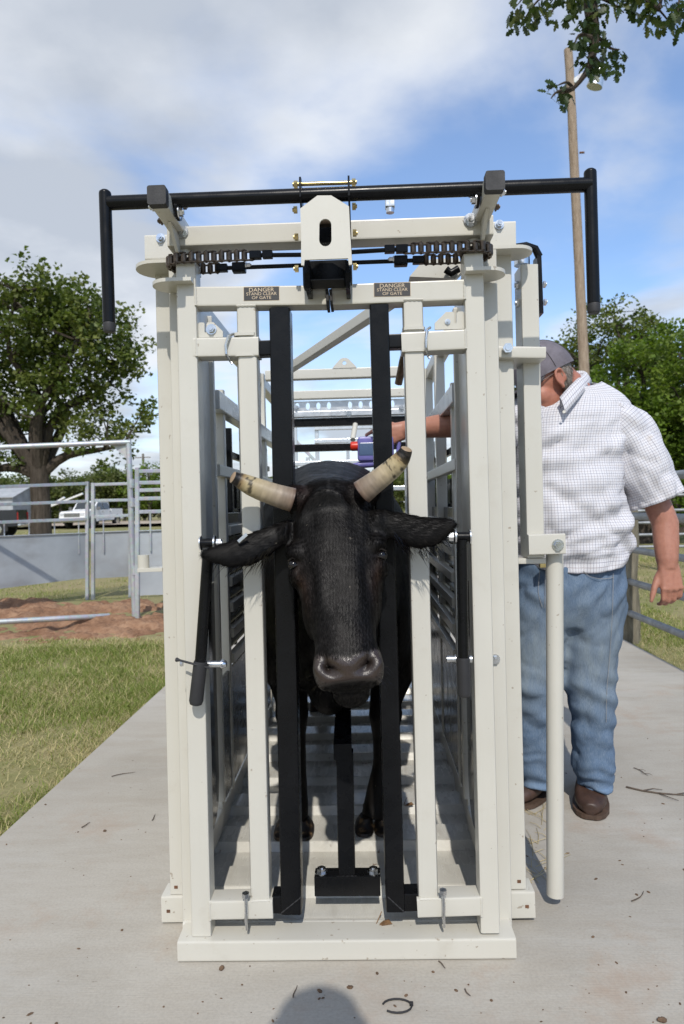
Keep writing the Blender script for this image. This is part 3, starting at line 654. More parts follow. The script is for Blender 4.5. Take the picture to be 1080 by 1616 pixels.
# --- side frames
XL, XR = AXX - 0.405, AXX + 0.405
simple("grey_liner", (0.09, 0.087, 0.08), 0.25, var=0.25, scale=5)
for s, X in ((-1, XL), (1, XR)):
    e = -s                                        # direction towards the inside
    def slab(name, mat, y0, y1, z0, z1, x_off=0.0, th=0.02, r=0.004):
        return MB().box((X + s * x_off, y0, z0), (X + s * (x_off + th), y1, z1), r).build(name, mat, chute)
    # neck extender panel: cream above, black sheet below
    slab('extender_panel', 'cream', 0.22, 0.47, 0.93, 1.80, 0.0, 0.012, 0.003)
    slab('extender_rim', 'cream', 0.475, 0.50, 0.20, 1.80, -0.012, 0.03)
    m = MB(); o = []
    for yy, zz in ((0.14, 0.16), (0.38, 0.16), (0.425, 0.18), (0.455, 0.22), (0.468, 0.28), (0.468, 0.925), (0.14, 0.925)): o.append((X + s * 0.002, yy, zz))
    m.prism(o, (s * 0.008, 0, 0)).build('extender_rubber', 'black_panel', chute, smooth=False)
    slab('extender_toe', 'cream', 0.14, 0.53, 0.085, 0.155, 0.004, 0.02)
    for yy, w, z0, z1 in ((0.56, 0.045, 0.14, 1.66), (0.74, 0.035, 0.14, 1.6), (1.28, 0.04, 0.14, 1.84), (1.80, 0.05, 0.05, 1.86), (2.46, 0.05, 0.05, 1.86)):
        MB().bar((X + s * 0.03, yy, z0), (X + s * 0.03, yy, z1), 0.045, w, 0.005).build('side_post', 'cream', chute)
    MB().bar((X + s * 0.045, 0.22, 1.835), (X + s * 0.045, 2.50, 1.835), 0.05, 0.055, 0.005, up=(0, 0, 1)).build('top_side_beam', 'cream', chute)
    MB().bar((X + s * 0.02, 0.60, 1.545), (X + s * 0.02, 2.44, 1.545), 0.05, 0.065, 0.005, up=(0, 0, 1)).build('upper_side_rail', 'aluminium', chute)
    MB().bar((X + s * 0.015, 0.59, 1.30), (X + s * 0.015, 2.44, 1.30), 0.035, 0.04, 0.004, up=(0, 0, 1)).build('side_rail', 'cream', chute)
    for i, zz in enumerate((0.61, 0.705, 0.80, 0.895, 0.99, 1.085)):
        MB().bar((X + s * 0.012, 0.765, zz), (X + s * 0.012, 2.43, zz), 0.026, 0.036, 0.004, up=(0, 0, 1)).build('side_rail', 'cream', chute)
        MB().bar((X + s * 0.040, 0.765, zz + 0.04), (X + s * 0.040, 2.43, zz + 0.04), 0.012, 0.05, 0.003, up=(0, 0, 1)).build('rubber_slat', 'black_panel', chute)
    slab('side_panel', 'grey_liner', 0.585, 1.255, 0.15, 0.575, 0.012, 0.012); slab('side_panel', 'grey_liner', 1.305, 1.77, 0.15, 0.575, 0.012, 0.012); slab('side_panel', 'grey_liner', 1.83, 2.43, 0.15, 0.575, 0.012, 0.012)
    for yy in (0.92, 1.08, 1.44, 1.60, 1.96, 2.12):
        MB().bar((X + s * 0.062, yy, 0.60), (X + s * 0.062, yy, 1.50), 0.024, 0.03, 0.003).build('drop_bar', 'black_paint', chute)
    for zz in (1.15, 1.40): MB().bar((X + s * 0.084, 0.62, zz), (X + s * 0.084, 2.40, zz), 0.018, 0.03, 0.003, up=(0, 0, 1)).build('latch_rail', 'black_paint', chute)
    MB().box((X + s * 0.09, 1.31, 0.62), (X + s * 0.10, 1.79, 1.28)).build('drop_panel', 'black_panel', chute)
# --- roof and rear frames
zr = 1.85
MB().bar((XL, 1.80, zr), (XR, 1.80, zr), 0.055, 0.05, 0.005, up=(0, 0, 1)).build('roof_beam', 'cream', chute)
c = Vector((P(544, 582, 1.77).x, 1.77, zr + 0.024))
holed([c + Vector((x, 0, z)) for x, z in ((-0.062, 0), (0.062, 0), (0.058, 0.008), (0.022, 0.046), (0.010, 0.052), (-0.010, 0.052), (-0.022, 0.046), (-0.058, 0.008))], [circ(c + Vector((0, 0, 0.026)), 0.010)], (0, 0.008, 0)).build('lifting_eye', 'cream', chute, smooth=False)
MB().bar((AXX + 0.20, 0.55, zr), (AXX - 0.32, 1.76, zr), 0.04, 0.04, 0.004, up=(0, 0, 1)).build('roof_brace', 'cream', chute)
MB().bar((XL, 2.46, zr), (XR, 2.46, zr), 0.060, 0.05, 0.005, up=(0, 0, 1)).build('roof_beam', 'cream', chute)
yb = 2.48
a, b = P(455, 633, yb), P(712, 648, yb); zt, zb = zr - 0.033, zr - 0.098
hl = []
for k in range(-2, 9):
    if k == 3: continue
    hc = Vector((P(486, 640, yb).x + k * 0.0655, yb, (zt + zb) / 2 + 0.002)); hl.append(circ(hc, 0.013, 14, sy=1.7))
holed([(XL, yb, zt), (XR, yb, zt), (XR, yb, zb), (XL, yb, zb)], hl, (0, 0.004, 0)).build('slotted_channel', 'aluminium', chute, smooth=False)
MB().box((XL, 2.45, zb - 0.035), (XR, 2.52, zb - 0.001), 0.003).build('channel_lip', 'aluminium', chute)
for x in (468, 551, 634): hexbolt(P(x, 644 if x != 551 else 653, 2.449), FRONT, 0.012, 0.01)
MB().bar((XL, 2.50, zb - 0.066), (XR, 2.50, zb - 0.066), 0.048, 0.05, 0.004, up=(0, 0, 1)).build('tail_gate_bar', 'black_paint', chute)
zz = P(530, 706, 2.5).z
MB().bar((XL, 2.50, zz), (XR, 2.50, zz), 0.046, 0.045, 0.004, up=(0, 0, 1)).build('tail_gate_bar', 'black_paint', chute)
for x in (462, 640): MB().bar((P(x, 700, 2.5).x, 2.5, 0.2), (P(x, 700, 2.5).x, 2.5, zb - 0.09), 0.02, 0.03, 0.003).build('tail_gate_upright', 'aluminium', chute)
MB().box((XL, 2.49, 0.45), (XR, 2.50, 0.75)).build('tail_gate_sheet', 'black_panel', chute)
MB().bar((XL, 2.52, 0.35), (XR, 2.52, 0.35), 0.05, 0.05).build('tail_gate_bar', 'black_paint', chute)
MB().tube([P(642, 548, 1.0), P(636, 570, 1.05), P(629, 606, 1.1)], [0.016, 0.016, 0.016], 12).build('hanging_rod', 'chain_steel', chute)
MB().tube([P(561, 670, 2.4), P(557, 694, 2.3)], 0.016, 12).build('drop_pin', 'cream', chute)
for s in (1,):                                 # bracing plates under the header
    c = P(560 + s * 125, 424, 0.22); MB().prism([c + Vector((-0.07, 0, -0.02)), c + Vector((-0.03, 0, 0.025)), c + Vector((0.07, 0, 0.03)), c + Vector((0.085, 0, -0.005)), c + Vector((0.06, 0, -0.03))], (0, 0.05, 0)).build('brace_plate', 'cream', chute, smooth=False)
MB().tube([P(704, 425, 0.20), P(712, 431, 0.20), P(724, 424, 0.20)], 0.011, 10).build('cable_guide', 'black_paint', chute)

# ================================================================== THE COW
def coat_mat():
    t = NT('black_coat'); a = t.n('ShaderNodeAttribute'); a.attribute_name = 'tint'; w = t.n('ShaderNodeAttribute'); w.attribute_name = 'wet'
    v = t.pos((260, 260, 45)); f = t.noise(v, 1.0, 4, 0.6); g = t.noise(t.pos((22, 22, 14)), 1.0, 5, 0.6)
    c = t.mix(t.ramp(f, [(0.35, 0.0), (0.75, 0.30)]), a.outputs['Color'], (0.017, 0.014, 0.012))
    sp = t.noise(t.pos(), 95, 1); c = t.mix(t.ramp(sp, [(0.765, 0.0), (0.785, 0.5)]), c, (0.16, 0.14, 0.11))
    t.col(c)
    r = t.math('SUBTRACT', t.ramp(g, [(0.3, 0.40), (0.7, 0.55)]), t.math('MULTIPLY', w.outputs['Fac'], 0.20))
    t.set(Roughness=r, Specular_IOR_Level=t.math('ADD', t.math('MULTIPLY', w.outputs['Fac'], .36), .16))
    h = t.math('ADD', t.math('MULTIPLY', f, 0.6), t.math('MULTIPLY', g, 1.2)); t.bump(h, 0.30, 0.006); MT['coat'] = t.m
coat_mat()
HO, HT = P(520, 757, -0.03), P(552, 1077, -0.262)
hh = (HT - HO); HL = hh.length; hh.normalize()
hx = (Vector((1, 0, 0)) - hh * hh.x).normalized(); hn = hh.cross(hx).normalized()
if hn.y > 0: hn = -hn
def H(s, x, n): return HO + hh * (s * HL) + hx * x + hn * n
def cow():
    root = thing('cow', 'black horned cow with its head through the neck bars of the chute', 'cow', (-0.09, 1.2, 0.08))
    mb = MB()
    # head: s along the face, half width, front and back offsets
    prof = [(-0.03, .060, -.045, .09, 2.4), (0.0, .092, -.018, .13, 2.7), (0.06, .104, -.003, .155, 2.9), (0.14, .107, .004, .17, 2.9), (0.25, .107, .008, .19, 2.9), (0.36, .118, .008, .20, 2.7),
            (0.45, .114, .006, .20, 2.5), (0.55, .101, .005, .19, 2.4), (0.64, .088, .005, .165, 2.3), (0.73, .076, .006, .14, 2.3), (0.81, .072, .006, .125, 2.4), (0.87, .080, .006, .12, 2.5), (0.93, .081, .003, .115, 2.5), (0.98, .074, -.008, .10, 2.4), (1.01, .056, -.03, .085, 2.2)]
    mb.rings([sring(H(s, 0, (f - b) / 2), hx * a, hn * ((f + b) / 2), 28, e) for s, a, f, b, e in prof])
    for sx in (-1, 1):
        mb.ell(H(0.345, sx * .098, -.036), .028, .036, .030, rot=None)                       # brow
        mb.ell(H(0.43, sx * .101, -.058), .024, .04, .04)                                    # below the eye
        mb.ell(H(0.56, sx * .066, -.085), .034, .07, .10)                                     # cheek
        mb.ell(H(0.04, sx * .085, -.045), .045, .05, .038)                                   # horn base
        mb.ell(H(0.91, sx * .045, -.028), .033, .034, .032)                                  # nostril wing
    mb.ell(H(0.985, 0.0, -.105), .048, .045, .042)                                              # chin
    mb.ell(H(0.015, 0, -.05), .085, .06, .035)
    # ears
    for pts in ([(456, 838, 20, -.045), (440, 846, 25, -.05), (418, 858, 30, -.06), (392, 868, 31, -.07), (365, 874, 26, -.078), (343, 875, 18, -.08), (328, 874, 11, -.08), (320, 874, 4, -.078)],
                [(592, 822, 21, -.045), (612, 826, 26, -.05), (636, 834, 31, -.06), (662, 840, 31, -.07), (688, 838, 26, -.078), (706, 832, 17, -.08), (715, 827, 9, -.08), (719, 825, 4, -.078)]):
        rr = []
        for i, (x, yy, hw, Y) in enumerate(pts):
            c = P(x, yy, Y); up = Vector((0, 0.30, 1)).normalized(); fw = Vector((0, -1, 0.3)).normalized()
            rr.append(sring(c, up * PX(hw * .91, Y), fw * (0.013 if i else 0.03), 20, 2.0))
        mb.rings(rr)
    # neck and body
    cx0 = P(521, 900, 0.03).x
    body = [(-0.07, cx0, 1.06, .078, .15), (0.03, cx0, 1.04, .088, .19), (0.12, cx0 - .01, 1.01, .105, .235), (0.25, cx0 - .015, .965, .16, .29), (0.38, -.075, .93, .215, .34), (0.52, -.08, .92, .255, .38), (0.70, -.08, .92, .285, .41),
            (0.88, -.08, .915, .305, .425), (1.15, -.075, .90, .335, .40), (1.45, -.07, .895, .345, .385), (1.75, -.07, .93, .325, .36), (2.0, -.07, .98, .275, .31), (2.18, -.07, 1.02, .20, .25), (2.28, -.07, 1.02, .10, .16)]
    mb.rings([sring((x, yy, z), (a, 0, 0), (0, 0, b), 32, 2.25) for yy, x, z, a, b in body])
    mb.ell((-.08, .86, 1.20), .13, .33, .125)                                                # withers
    mb.ell((-.075, .34, .66), .075, .16, .13)                                                # brisket
    mb.rings([sring(P(532, 1010, .02) + Vector((0, q, dz)), (.030, 0, 0), (0, .02, .09), 14, 2) for q, dz in ((0.0, 0.06), (.08, -.02), (.16, -.06), (.24, -.08))])
    for sx in (-1, 1): mb.ell((-.08 + sx * .19, .60, .80), .10, .20, .25)                     # shoulders
    for sx in (-1, 1): mb.ell((-.07 + sx * .19, 1.95, .85), .12, .25, .30)                    # thighs
    FL = [P(450, 1040, .60), P(461, 1128, .555), P(466, 1200, .545), P(466, 1270, .535), P(465, 1296, .525)]
    FR = [P(628, 1040, .62), P(609, 1128, .585), P(606, 1205, .575), P(596, 1268, .560), P(590, 1292, .545)]
    for L in (FL, FR): mb.tube([L[0] + Vector((0, .03, .18)), L[0], L[1] + Vector((0, 0, .05)), L[1], L[1].lerp(L[2], .45), L[2], L[3], L[4]], [.12, .082, .056, .058, .043, .037, .046, .044], 18)
    RL = [Vector((-.24, 1.98, .66)), Vector((-.215, 2.10, .50)), Vector((-.205, 1.98, .25)), Vector((-.21, 1.93, .16)), Vector((-.215, 1.90, .12))]
    RR = [Vector((.13, 1.98, .66)), Vector((.13, 2.10, .50)), Vector((.13, 1.98, .25)), Vector((.135, 1.93, .16)), Vector((.14, 1.90, .12))]
    for L in (RL, RR): mb.tube([L[0] + Vector((0, -.02, .16)), L[0], L[1], L[1].lerp(L[2], .5), L[2], L[3], L[4]], [.14, .10, .062, .042, .040, .045, .042], 16)
    # tail
    mb.tube([(-.07, 2.24, 1.18), (-.07, 2.33, 1.12), (-.07, 2.36, .9), (-.07, 2.35, .6)], [.035, .025, .018, .022], 10)
    me = remeshed(mb, 0.0075, 4, 'cow_body')
    co = coords(me); nr = normals(me)
    rel = co - np.array(HO); s = rel @ np.array(hh) / HL; x = rel @ np.array(hx); n = rel @ np.array(hn)
    HS, HX = s, x
    head = (n > -.12) & (co[:, 1] < 0.02)
    disp = np.zeros(len(co))
    for sx in (-1, 1):
        u, v = (s - 0.925) * HL, (x - sx * .050)                                             # nostril: a slanting comma
        a = R(35) * sx; uu = u * math.cos(a) - v * math.sin(a); vv = u * math.sin(a) + v * math.cos(a)
        disp -= 0.042 * np.exp(-(uu / .022) ** 2 - ((vv + sx * 14 * uu ** 2) / .0125) ** 2) * (n > -.09)
        disp += 0.005 * np.exp(-(uu / .024) ** 2 - ((vv - sx * .017) / .010) ** 2) * (n > -.09)
        u, v = (s - 0.405) * HL, x - sx * .112                                               # eye socket
        disp -= 0.010 * np.exp(-(u / .016) ** 2 - (v / .018) ** 2) * head
        for k, off in enumerate((.030, .044, .058)):                                         # folds over the eye
            disp -= 0.0022 * np.exp(-((u + off + 3.2 * (v * sx + .01) ** 2 * 1.0) / .0045) ** 2) * np.exp(-((v * sx + .012) / .035) ** 2) * head
        disp -= 0.008 * np.exp(-((s - .52) / .10) ** 2 - ((x - sx * .068) / .014) ** 2) * head  # hollow beside the nose bone
        disp += 0.005 * np.exp(-((s - .58) / .10) ** 2 - ((x - sx * .045) / .014) ** 2) * head
        disp -= 0.006 * np.exp(-((s - .22) / .10) ** 2 - ((x - sx * .055) / .022) ** 2) * head
    disp += 0.006 * np.exp(-((s - .03) / .05) ** 2 - (x / .04) ** 2) * head
    disp -= 0.005 * np.exp(-(((s - 1.0) * HL) / .006) ** 2) * (np.abs(x) < .06) * head         # mouth line
    nz = vnoise(co[:, [0, 2]] + co[:, [1, 1]], 3, 4, 14) - .5
    disp += nz * 0.004
    curl = (vnoise(co[:, [0, 2]] * np.array([1.0, 0.6]), 8, 2, 90) - .5) * .0022 * np.exp(-((s - .04) / .07) ** 2) * head
    co2 = co + nr * (disp + curl)[:, None]; set_coords(me, co2)
    base = np.tile(np.array([.0050, .0045, .0044]), (len(co), 1))
    def blend(mask, c): 
        m = np.clip(mask, 0, 1)[:, None]; base[:] = base * (1 - m) + np.array(c) * m
    blend(0.5 * (vnoise(co[:, [0, 2]], 4, 4, 9) - .25), (.0095, .0075, .0068))
    for sx in (-1, 1):
        blend(.8 * np.exp(-((s - .05) / .06) ** 2 - ((x - sx * .09) / .035) ** 2) * (co[:, 1] < .1), (.022, .0085, .006))
        blend(.9 * np.exp(-((s - .50) / .07) ** 2 - ((x - sx * (.102 - (s - .42) * .12)) / .009) ** 2) * head, (.030, .0155, .0095))
        blend(.5 * np.exp(-((s - .55) / .13) ** 2 - ((x - sx * .085) / .016) ** 2) * head, (.020, .0115, .008))
    nose = np.clip((s - .868 - .018 * np.cos(x * 42)) / .012, 0, 1) * np.clip((.081 - np.abs(x)) / .012, 0, 1) * head * np.clip((1.0 - s) / .02, 0, 1) * (n > -.075)
    blend(nose, (.038, .026, .021)); blend(nose * np.clip(vnoise(np.stack([x, s * HL], 1), 6, 3, 260) * 2 - 1, 0, 1) * .5, (.055, .041, .036)); hole = np.zeros(len(co))
    for sx in (-1, 1):
        u, v = (s - 0.925) * HL, (x - sx * .050); a = R(35) * sx; uu = u * math.cos(a) - v * math.sin(a); vv = u * math.sin(a) + v * math.cos(a)
        hk = np.clip(1.6 * np.exp(-(uu / .019) ** 2 - ((vv + sx * 14 * uu ** 2) / .0105) ** 2) * head, 0, 1); hole = np.maximum(hole, hk); blend(hk, (.002, .0015, .0015))  # shade of the nostril openings put into the tint
    blend(.6 * np.exp(-((s - .80) / .06) ** 2) * head * (np.abs(x) < .06), (.011, .009, .0085))
    set_tint(me, base)
    wet = me.attributes.new('wet', 'FLOAT', 'POINT'); wet.data.foreach_set('value', (nose * (1 - hole)).astype(np.float32))
    b = link('cow_body', me, 'coat', root)
    # horns
    t = attr_mat('horn', 0.42, 0, 0.4, bumpscale=0)
    v = t.pos((1, 1, 1)); 
    for pts in ([(462, 789, 19.5), (448, 785, 18.5), (430, 779.5, 17.5), (412, 773, 16.8), (396, 766.5, 15.5), (383, 760, 13), (374, 756, 11), (367.5, 753, 9.4)],
                [(571, 777, 20), (584, 767, 18.2), (598, 756.5, 17), (612, 745.5, 16.3), (624, 735, 15.6), (633, 725, 13.8), (639, 715.5, 11), (642, 708.5, 8.8)]):
        cs = [P(x, yy, -.062 - .035 * i / 7) for i, (x, yy, _) in enumerate(pts)]; N = 64; fine = []; rad = []
        for k in range(N):
            q = k / (N - 1) * (len(pts) - 1); i = min(int(q), len(pts) - 2); f = q - i
            p0, p1, p2, p3 = (cs[max(i - 1, 0)], cs[i], cs[i + 1], cs[min(i + 2, len(cs) - 1)])
            fine.append(0.5 * ((2 * p1) + (p2 - p0) * f + (2 * p0 - 5 * p1 + 4 * p2 - p3) * f * f + (3 * p1 - p0 - 3 * p2 + p3) * f ** 3))
            u = k / (N - 1); r = PX(pts[i][2] * (1 - f) + pts[i + 1][2] * f, -.07); r *= 1 + (0.007 * math.sin(k * 1.9 + 2 * math.sin(k * .37)) * max(0, 1 - u * 1.5) + 0.006 * mnoise.noise(Vector((k * .9, 1.7, .3)))); rad.append(r)
        fine.append(fine[-1] + (fine[-1] - fine[-2]).normalized() * .0015); rad.append(rad[-1] * .8); fine.append(fine[-1] + (fine[-1] - fine[-2]).normalized() * .0003); rad.append(rad[-1] * .4)
        m = MB(); m.tube(fine, rad, 28); hm = m.mesh('horn'); c = coords(hm); idx = np.arange(len(c)) // 28; u = np.clip(idx / (N - 1), 0, 1.05)
        ang = np.arange(len(c)) % 28 / 28 * 2 * np.pi
        nzv = vnoise(np.stack([idx * .35, ang * 1.2], 1), 2, 4, 1.0); ringn = vnoise(np.stack([idx * 1.0, ang * .15], 1), 5, 2, .8)
        colr = np.interp(u, [0, .06, .2, .42, .64, .74, .82, .97], [0, 1, 2, 3, 4, 5, 6, 7]); pal = np.array([[.09, .05, .035], [.20, .145, .105], [.27, .215, .16], [.38, .31, .20], [.42, .34, .19], [.26, .18, .085], [.035, .027, .022], [.03, .024, .02]])
        i0 = np.clip(colr.astype(int), 0, 7); i1 = np.clip(i0 + 1, 0, 7); f = (colr - i0)[:, None]; tc = pal[i0] * (1 - f) + pal[i1] * f
        tc *= (0.70 + 0.6 * nzv * 1.0)[:, None] * (1 - .10 * (np.sin(idx * 1.9 + 2 * np.sin(idx * .37)) > .3) * np.clip(1 - u * 1.5, 0, 1))[:, None] * (1 - .35 * np.clip(ringn * 2 - 1, 0, 1) * (u < .6))[:, None]
        dark = np.clip((nzv + u * .55 - .86) / .08, 0, 1) * (u > .45) * (u < .98); tc = tc * (1 - dark[:, None] * .85)
        tc[u >= 1.0] = (.30, .21, .13); set_tint(hm, tc); link('horn', hm, 'horn', root)
    # eyes
    simple('eye_black', (0.004, 0.003, 0.003), 0.08, spec=0.45)
    for sx in (-1, 1):
        c = H(.400, sx * .1075, -.038); MB().ell(c, .015, .017, .014).build('eye', 'eye_black', root)
        for k, (dz, rr) in enumerate(((.012, .004), (-.012, .0035))):
            MB().tube([c + hx * (sx * -.012) + hn * .012 + hh * (-dz * .5), c + hn * .017 + hh * (-dz), c + hx * (sx * .012) + hn * .008 + hh * (-dz * .6)], [.002, rr, .002], 8).build('eyelid', 'lid_black', root) if 'lid_black' in MT else None
    # metal tag on the ear
    a, b_ = P(376.5, 855, -.092), P(390, 843, -.094); d = (b_ - a)
    MB().bar(a, b_, .009, .0025, .001, up=(0, 1, -.2)).build('ear_tag', 'zinc', root)
    # hooves
    t = NT('hoof_horn'); v = t.pos((1, 1, 1)); f = t.noise(v, 45, 4)
    t.col(t.ramp(f, [(0.42, (.012, .010, .009)), (0.57, (.035, .022, .013)), (0.68, (.20, .13, .065))])); t.set(Roughness=.45); MT['hoof'] = t.m
    for L, sc_ in ((FL, 1.12), (FR, 1.08), (RL, 1.0), (RR, 1.0)):
        p = L[-1]; m = MB(); zf = 0.0815
        for sx in (-1, 1):
            rr = []
            for z, yb, yf, w, e in ((p.z + .012, .030, -.030, .020, 2.0), (p.z - .006, .036, -.040, .026, 2.1), (p.z * .45 + zf * .55, .040, -.056, .0285, 2.4), (zf + .010, .044, -.070, .0300, 2.6), (zf + .001, .044, -.074, .0300, 2.6)):
                cyy = p.y + (yb + yf) / 2; rr.append(sring((p.x + sx * .0298 * sc_ * (.8 if z > p.z else 1), cyy, z), (w * sc_, 0, 0), (0, (yb - yf) / 2 * sc_, 0), 18, e))
            m.rings(rr); m.ell((p.x + sx * .024, p.y + .045, p.z + .022), .013, .012, .016, 10, 6)
        m.build('hoof', 'hoof', root)
    # whiskers and ear fringe
    m = MB(); rnd = random.Random(4)
    for k in range(46):
        sx = -1 if k % 2 else 1; a = H(rnd.uniform(.90, .99), sx * rnd.uniform(.045, .074), -.02 - rnd.uniform(0, .03)); L = rnd.uniform(.02, .05)
        d = hx * (sx * rnd.uniform(.3, 1)) + hn * rnd.uniform(.1, .6) + hh * rnd.uniform(0, .8); m.tube([a, a + d * L * .5, a + d * L + Vector((0, 0, -.006))], [.0004, .0003, .0001], 3)
    for k in range(150):
        left = k % 2; q = rnd.uniform(.1, .95)
        x, yy = ((445 - q * 118, 868 + 30 * math.sin(q * 3.0) * .9) if left else (612 + q * 95, 850 + 22 * math.sin(q * 3.0)))
        a = P(x, yy - rnd.uniform(0, 18), -.085); L = rnd.uniform(.02, .045); d = Vector(((-1 if left else 1) * rnd.uniform(.2, .9), -.15, -rnd.uniform(.6, 1))); m.tube([a, a + d * L * .6, a + d * L + Vector((0, 0, -.004))], [.0008, .0005, .0001], 3)
    tag(m.build('whiskers', 'eye_black', root), kind='stuff')
    # the short coat on head, ears, neck and shoulders: thousands of hairs lying along the skin
    nr2 = normals(me); rg = np.random.default_rng(3)
    tri = np.array([[p.vertices[0], p.vertices[1], p.vertices[2]] for p in me.polygons]); cen = co2[tri[:, 0]]
    okf = (cen[:, 1] < .75) & (cen[:, 2] > .45) & (nose[tri[:, 0]] < .2)
    ids = np.nonzero(okf)[0]; wgt = np.where(cen[ids, 1] < .06, 1.0, .22); pick = rg.choice(ids, 150000, p=wgt / wgt.sum())
    b3 = rg.dirichlet((1, 1, 1), len(pick)); pos = np.einsum('ij,ijk->ik', b3, co2[tri[pick]]); nn = nr2[tri[pick][:, 0]]; sl = HS[tri[pick][:, 0]]; xl = HX[tri[pick][:, 0]]
    isear = (np.abs(xl) > .128) & (pos[:, 1] < .02)
    flow = np.tile(np.array(hh), (len(pick), 1))
    whirl = np.clip(1 - np.abs(sl - .10) / .25, 0, 1)[:, None] * (~isear)[:, None]
    flow = flow + whirl * (np.array(hx) * np.sign(xl)[:, None] * 0.9 - np.array(hh) * 1.0 * (sl < .10)[:, None])
    flow = np.where(isear[:, None], np.array(hx) * np.sign(xl)[:, None] * 1.0 - np.array([0, 0, .45]), flow)
    fl = vnoise(pos[:, [0, 2]] + pos[:, [1]], 12, 3, 18) - .5; flow = flow + np.array(hx) * (fl * 1.1)[:, None] + rg.normal(0, .22, (len(pick), 3))
    flow -= nn * (flow * nn).sum(1)[:, None]; flow /= np.linalg.norm(flow, axis=1)[:, None] + 1e-9
    L = np.where(isear, rg.uniform(.008, .019, len(pick)), rg.uniform(.006, .012, len(pick))); lift = np.where(isear, .22, .20) * rg.uniform(.4, 1.4, len(pick))
    d = flow + nn * lift[:, None]; d /= np.linalg.norm(d, axis=1)[:, None]; side = np.cross(d, nn); wd = .00055
    v = np.stack([pos - side * wd, pos + side * wd, pos + d * L[:, None] - nn * (L * .12)[:, None]], 1).reshape(-1, 3)
    f = np.arange(len(v)).reshape(-1, 3); tb = base[tri[pick][:, 0]] * rg.uniform(.15, .75, (len(pick), 1)); tb = np.repeat(tb, 3, 0)
    attr_mat('hair_strand', .5, 0, .11); hm = npmesh('coat_hair', v, f, tb); tag(link('coat_hair', hm, 'hair_strand', root), kind='stuff')
    return root
simple('lid_black', (0.012, 0.009, 0.008), 0.4)
cow()

# ================================================================== PEOPLE
def skin_mat():
    t = NT('skin'); a = t.n('ShaderNodeAttribute'); a.attribute_name = 'tint'; v = t.pos(); f = t.noise(v, 70, 4); g = t.noise(v, 16, 4)
    c = t.mix(t.ramp(f, [(0.45, 0.0), (0.75, 0.45)]), a.outputs['Color'], (0.26, 0.10, 0.065)); c = t.mix(t.ramp(g, [(0.4, 0.0), (0.7, 0.35)]), c, (0.44, 0.20, 0.14))
    t.col(c); t.set(Roughness=0.48, Specular_IOR_Level=0.4, Subsurface_Weight=0.08, Subsurface_Radius=(0.01, 0.004, 0.002)); t.bump(t.noise(v, 260, 3), 0.18, 0.002); MT['skin'] = t.m
skin_mat()
def plaid_mat():
    t = NT('check_shirt'); uv = t.n('ShaderNodeUVMap'); sp = t.n('ShaderNodeSeparateXYZ'); t.l(uv.outputs[0], sp.inputs[0])
    def lines(o, per, w, ph=0.0):
        q = t.math('FRACT', t.math('ADD', t.math('DIVIDE', o, per), ph)); return t.math('LESS_THAN', q, w)
    vsp = t.pos(); n = t.noise(vsp, 9, 4); c = t.ramp(n, [(0.3, (0.58, 0.58, 0.61)), (0.7, (0.68, 0.68, 0.71))])
    per = 0.0098
    for k, (o) in enumerate((sp.outputs[0], sp.outputs[1])):
        a = lines(o, per * 2, 0.075, 0.0); b = lines(o, per * 2, 0.065, 0.5)
        c = t.mix(t.math('MULTIPLY', a, 0.62), c, (0.10, 0.09, 0.16)); c = t.mix(t.math('MULTIPLY', b, 0.55), c, (0.17, 0.10, 0.11))
    d = t.noise(vsp, 14, 2); c = t.mix(t.ramp(d, [(0.70, 0.0), (0.78, 0.3)]), c, (0.45, 0.36, 0.26))
    t.col(c); t.set(Roughness=0.85, Specular_IOR_Level=0.15); t.bump(t.noise(vsp, 500, 2), 0.1, 0.001); MT['plaid'] = t.m
plaid_mat()
def denim_mat():
    t = NT('denim'); a = t.n('ShaderNodeAttribute'); a.attribute_name = 'tint'; v = t.pos((420, 420, 60)); f = t.noise(v, 1.0, 3); g = t.noise(t.pos((30, 30, 10)), 1, 5)
    c = t.mix(t.ramp(f, [(0.35, 0.0), (0.7, 0.30)]), a.outputs['Color'], (0.36, 0.42, 0.50)); c = t.mix(t.ramp(g, [(0.4, 0.3), (0.65, 0.0)]), c, (0.07, 0.12, 0.21))
    t.col(c); t.set(Roughness=0.9, Specular_IOR_Level=0.12); t.bump(t.math('ADD', f, g), 0.2, 0.003); MT['denim'] = t.m
denim_mat()
simple('boot_leather', (0.050, 0.027, 0.019), 0.5, var=0.5, scale=22, bump=0.15, bscale=80); simple('boot_sole', (0.075, 0.045, 0.030), 0.7, var=0.3, scale=40)
simple('cap_mesh', (0.145, 0.130, 0.150), 0.8, var=0.2, scale=30, bump=0.5, bscale=420); simple('cap_front', (0.05, 0.046, 0.052), 0.8); simple('grey_hair', (0.23, 0.195, 0.165), 0.6, var=0.45, scale=120, bump=0.6, bscale=300)
simple('belt_leather', (0.06, 0.025, 0.014), 0.5); simple('button', (0.62, 0.60, 0.54), 0.35); simple('stitch', (0.26, 0.25, 0.24), 0.8); simple('spectacles', (0.06, 0.02, 0.014), 0.3)
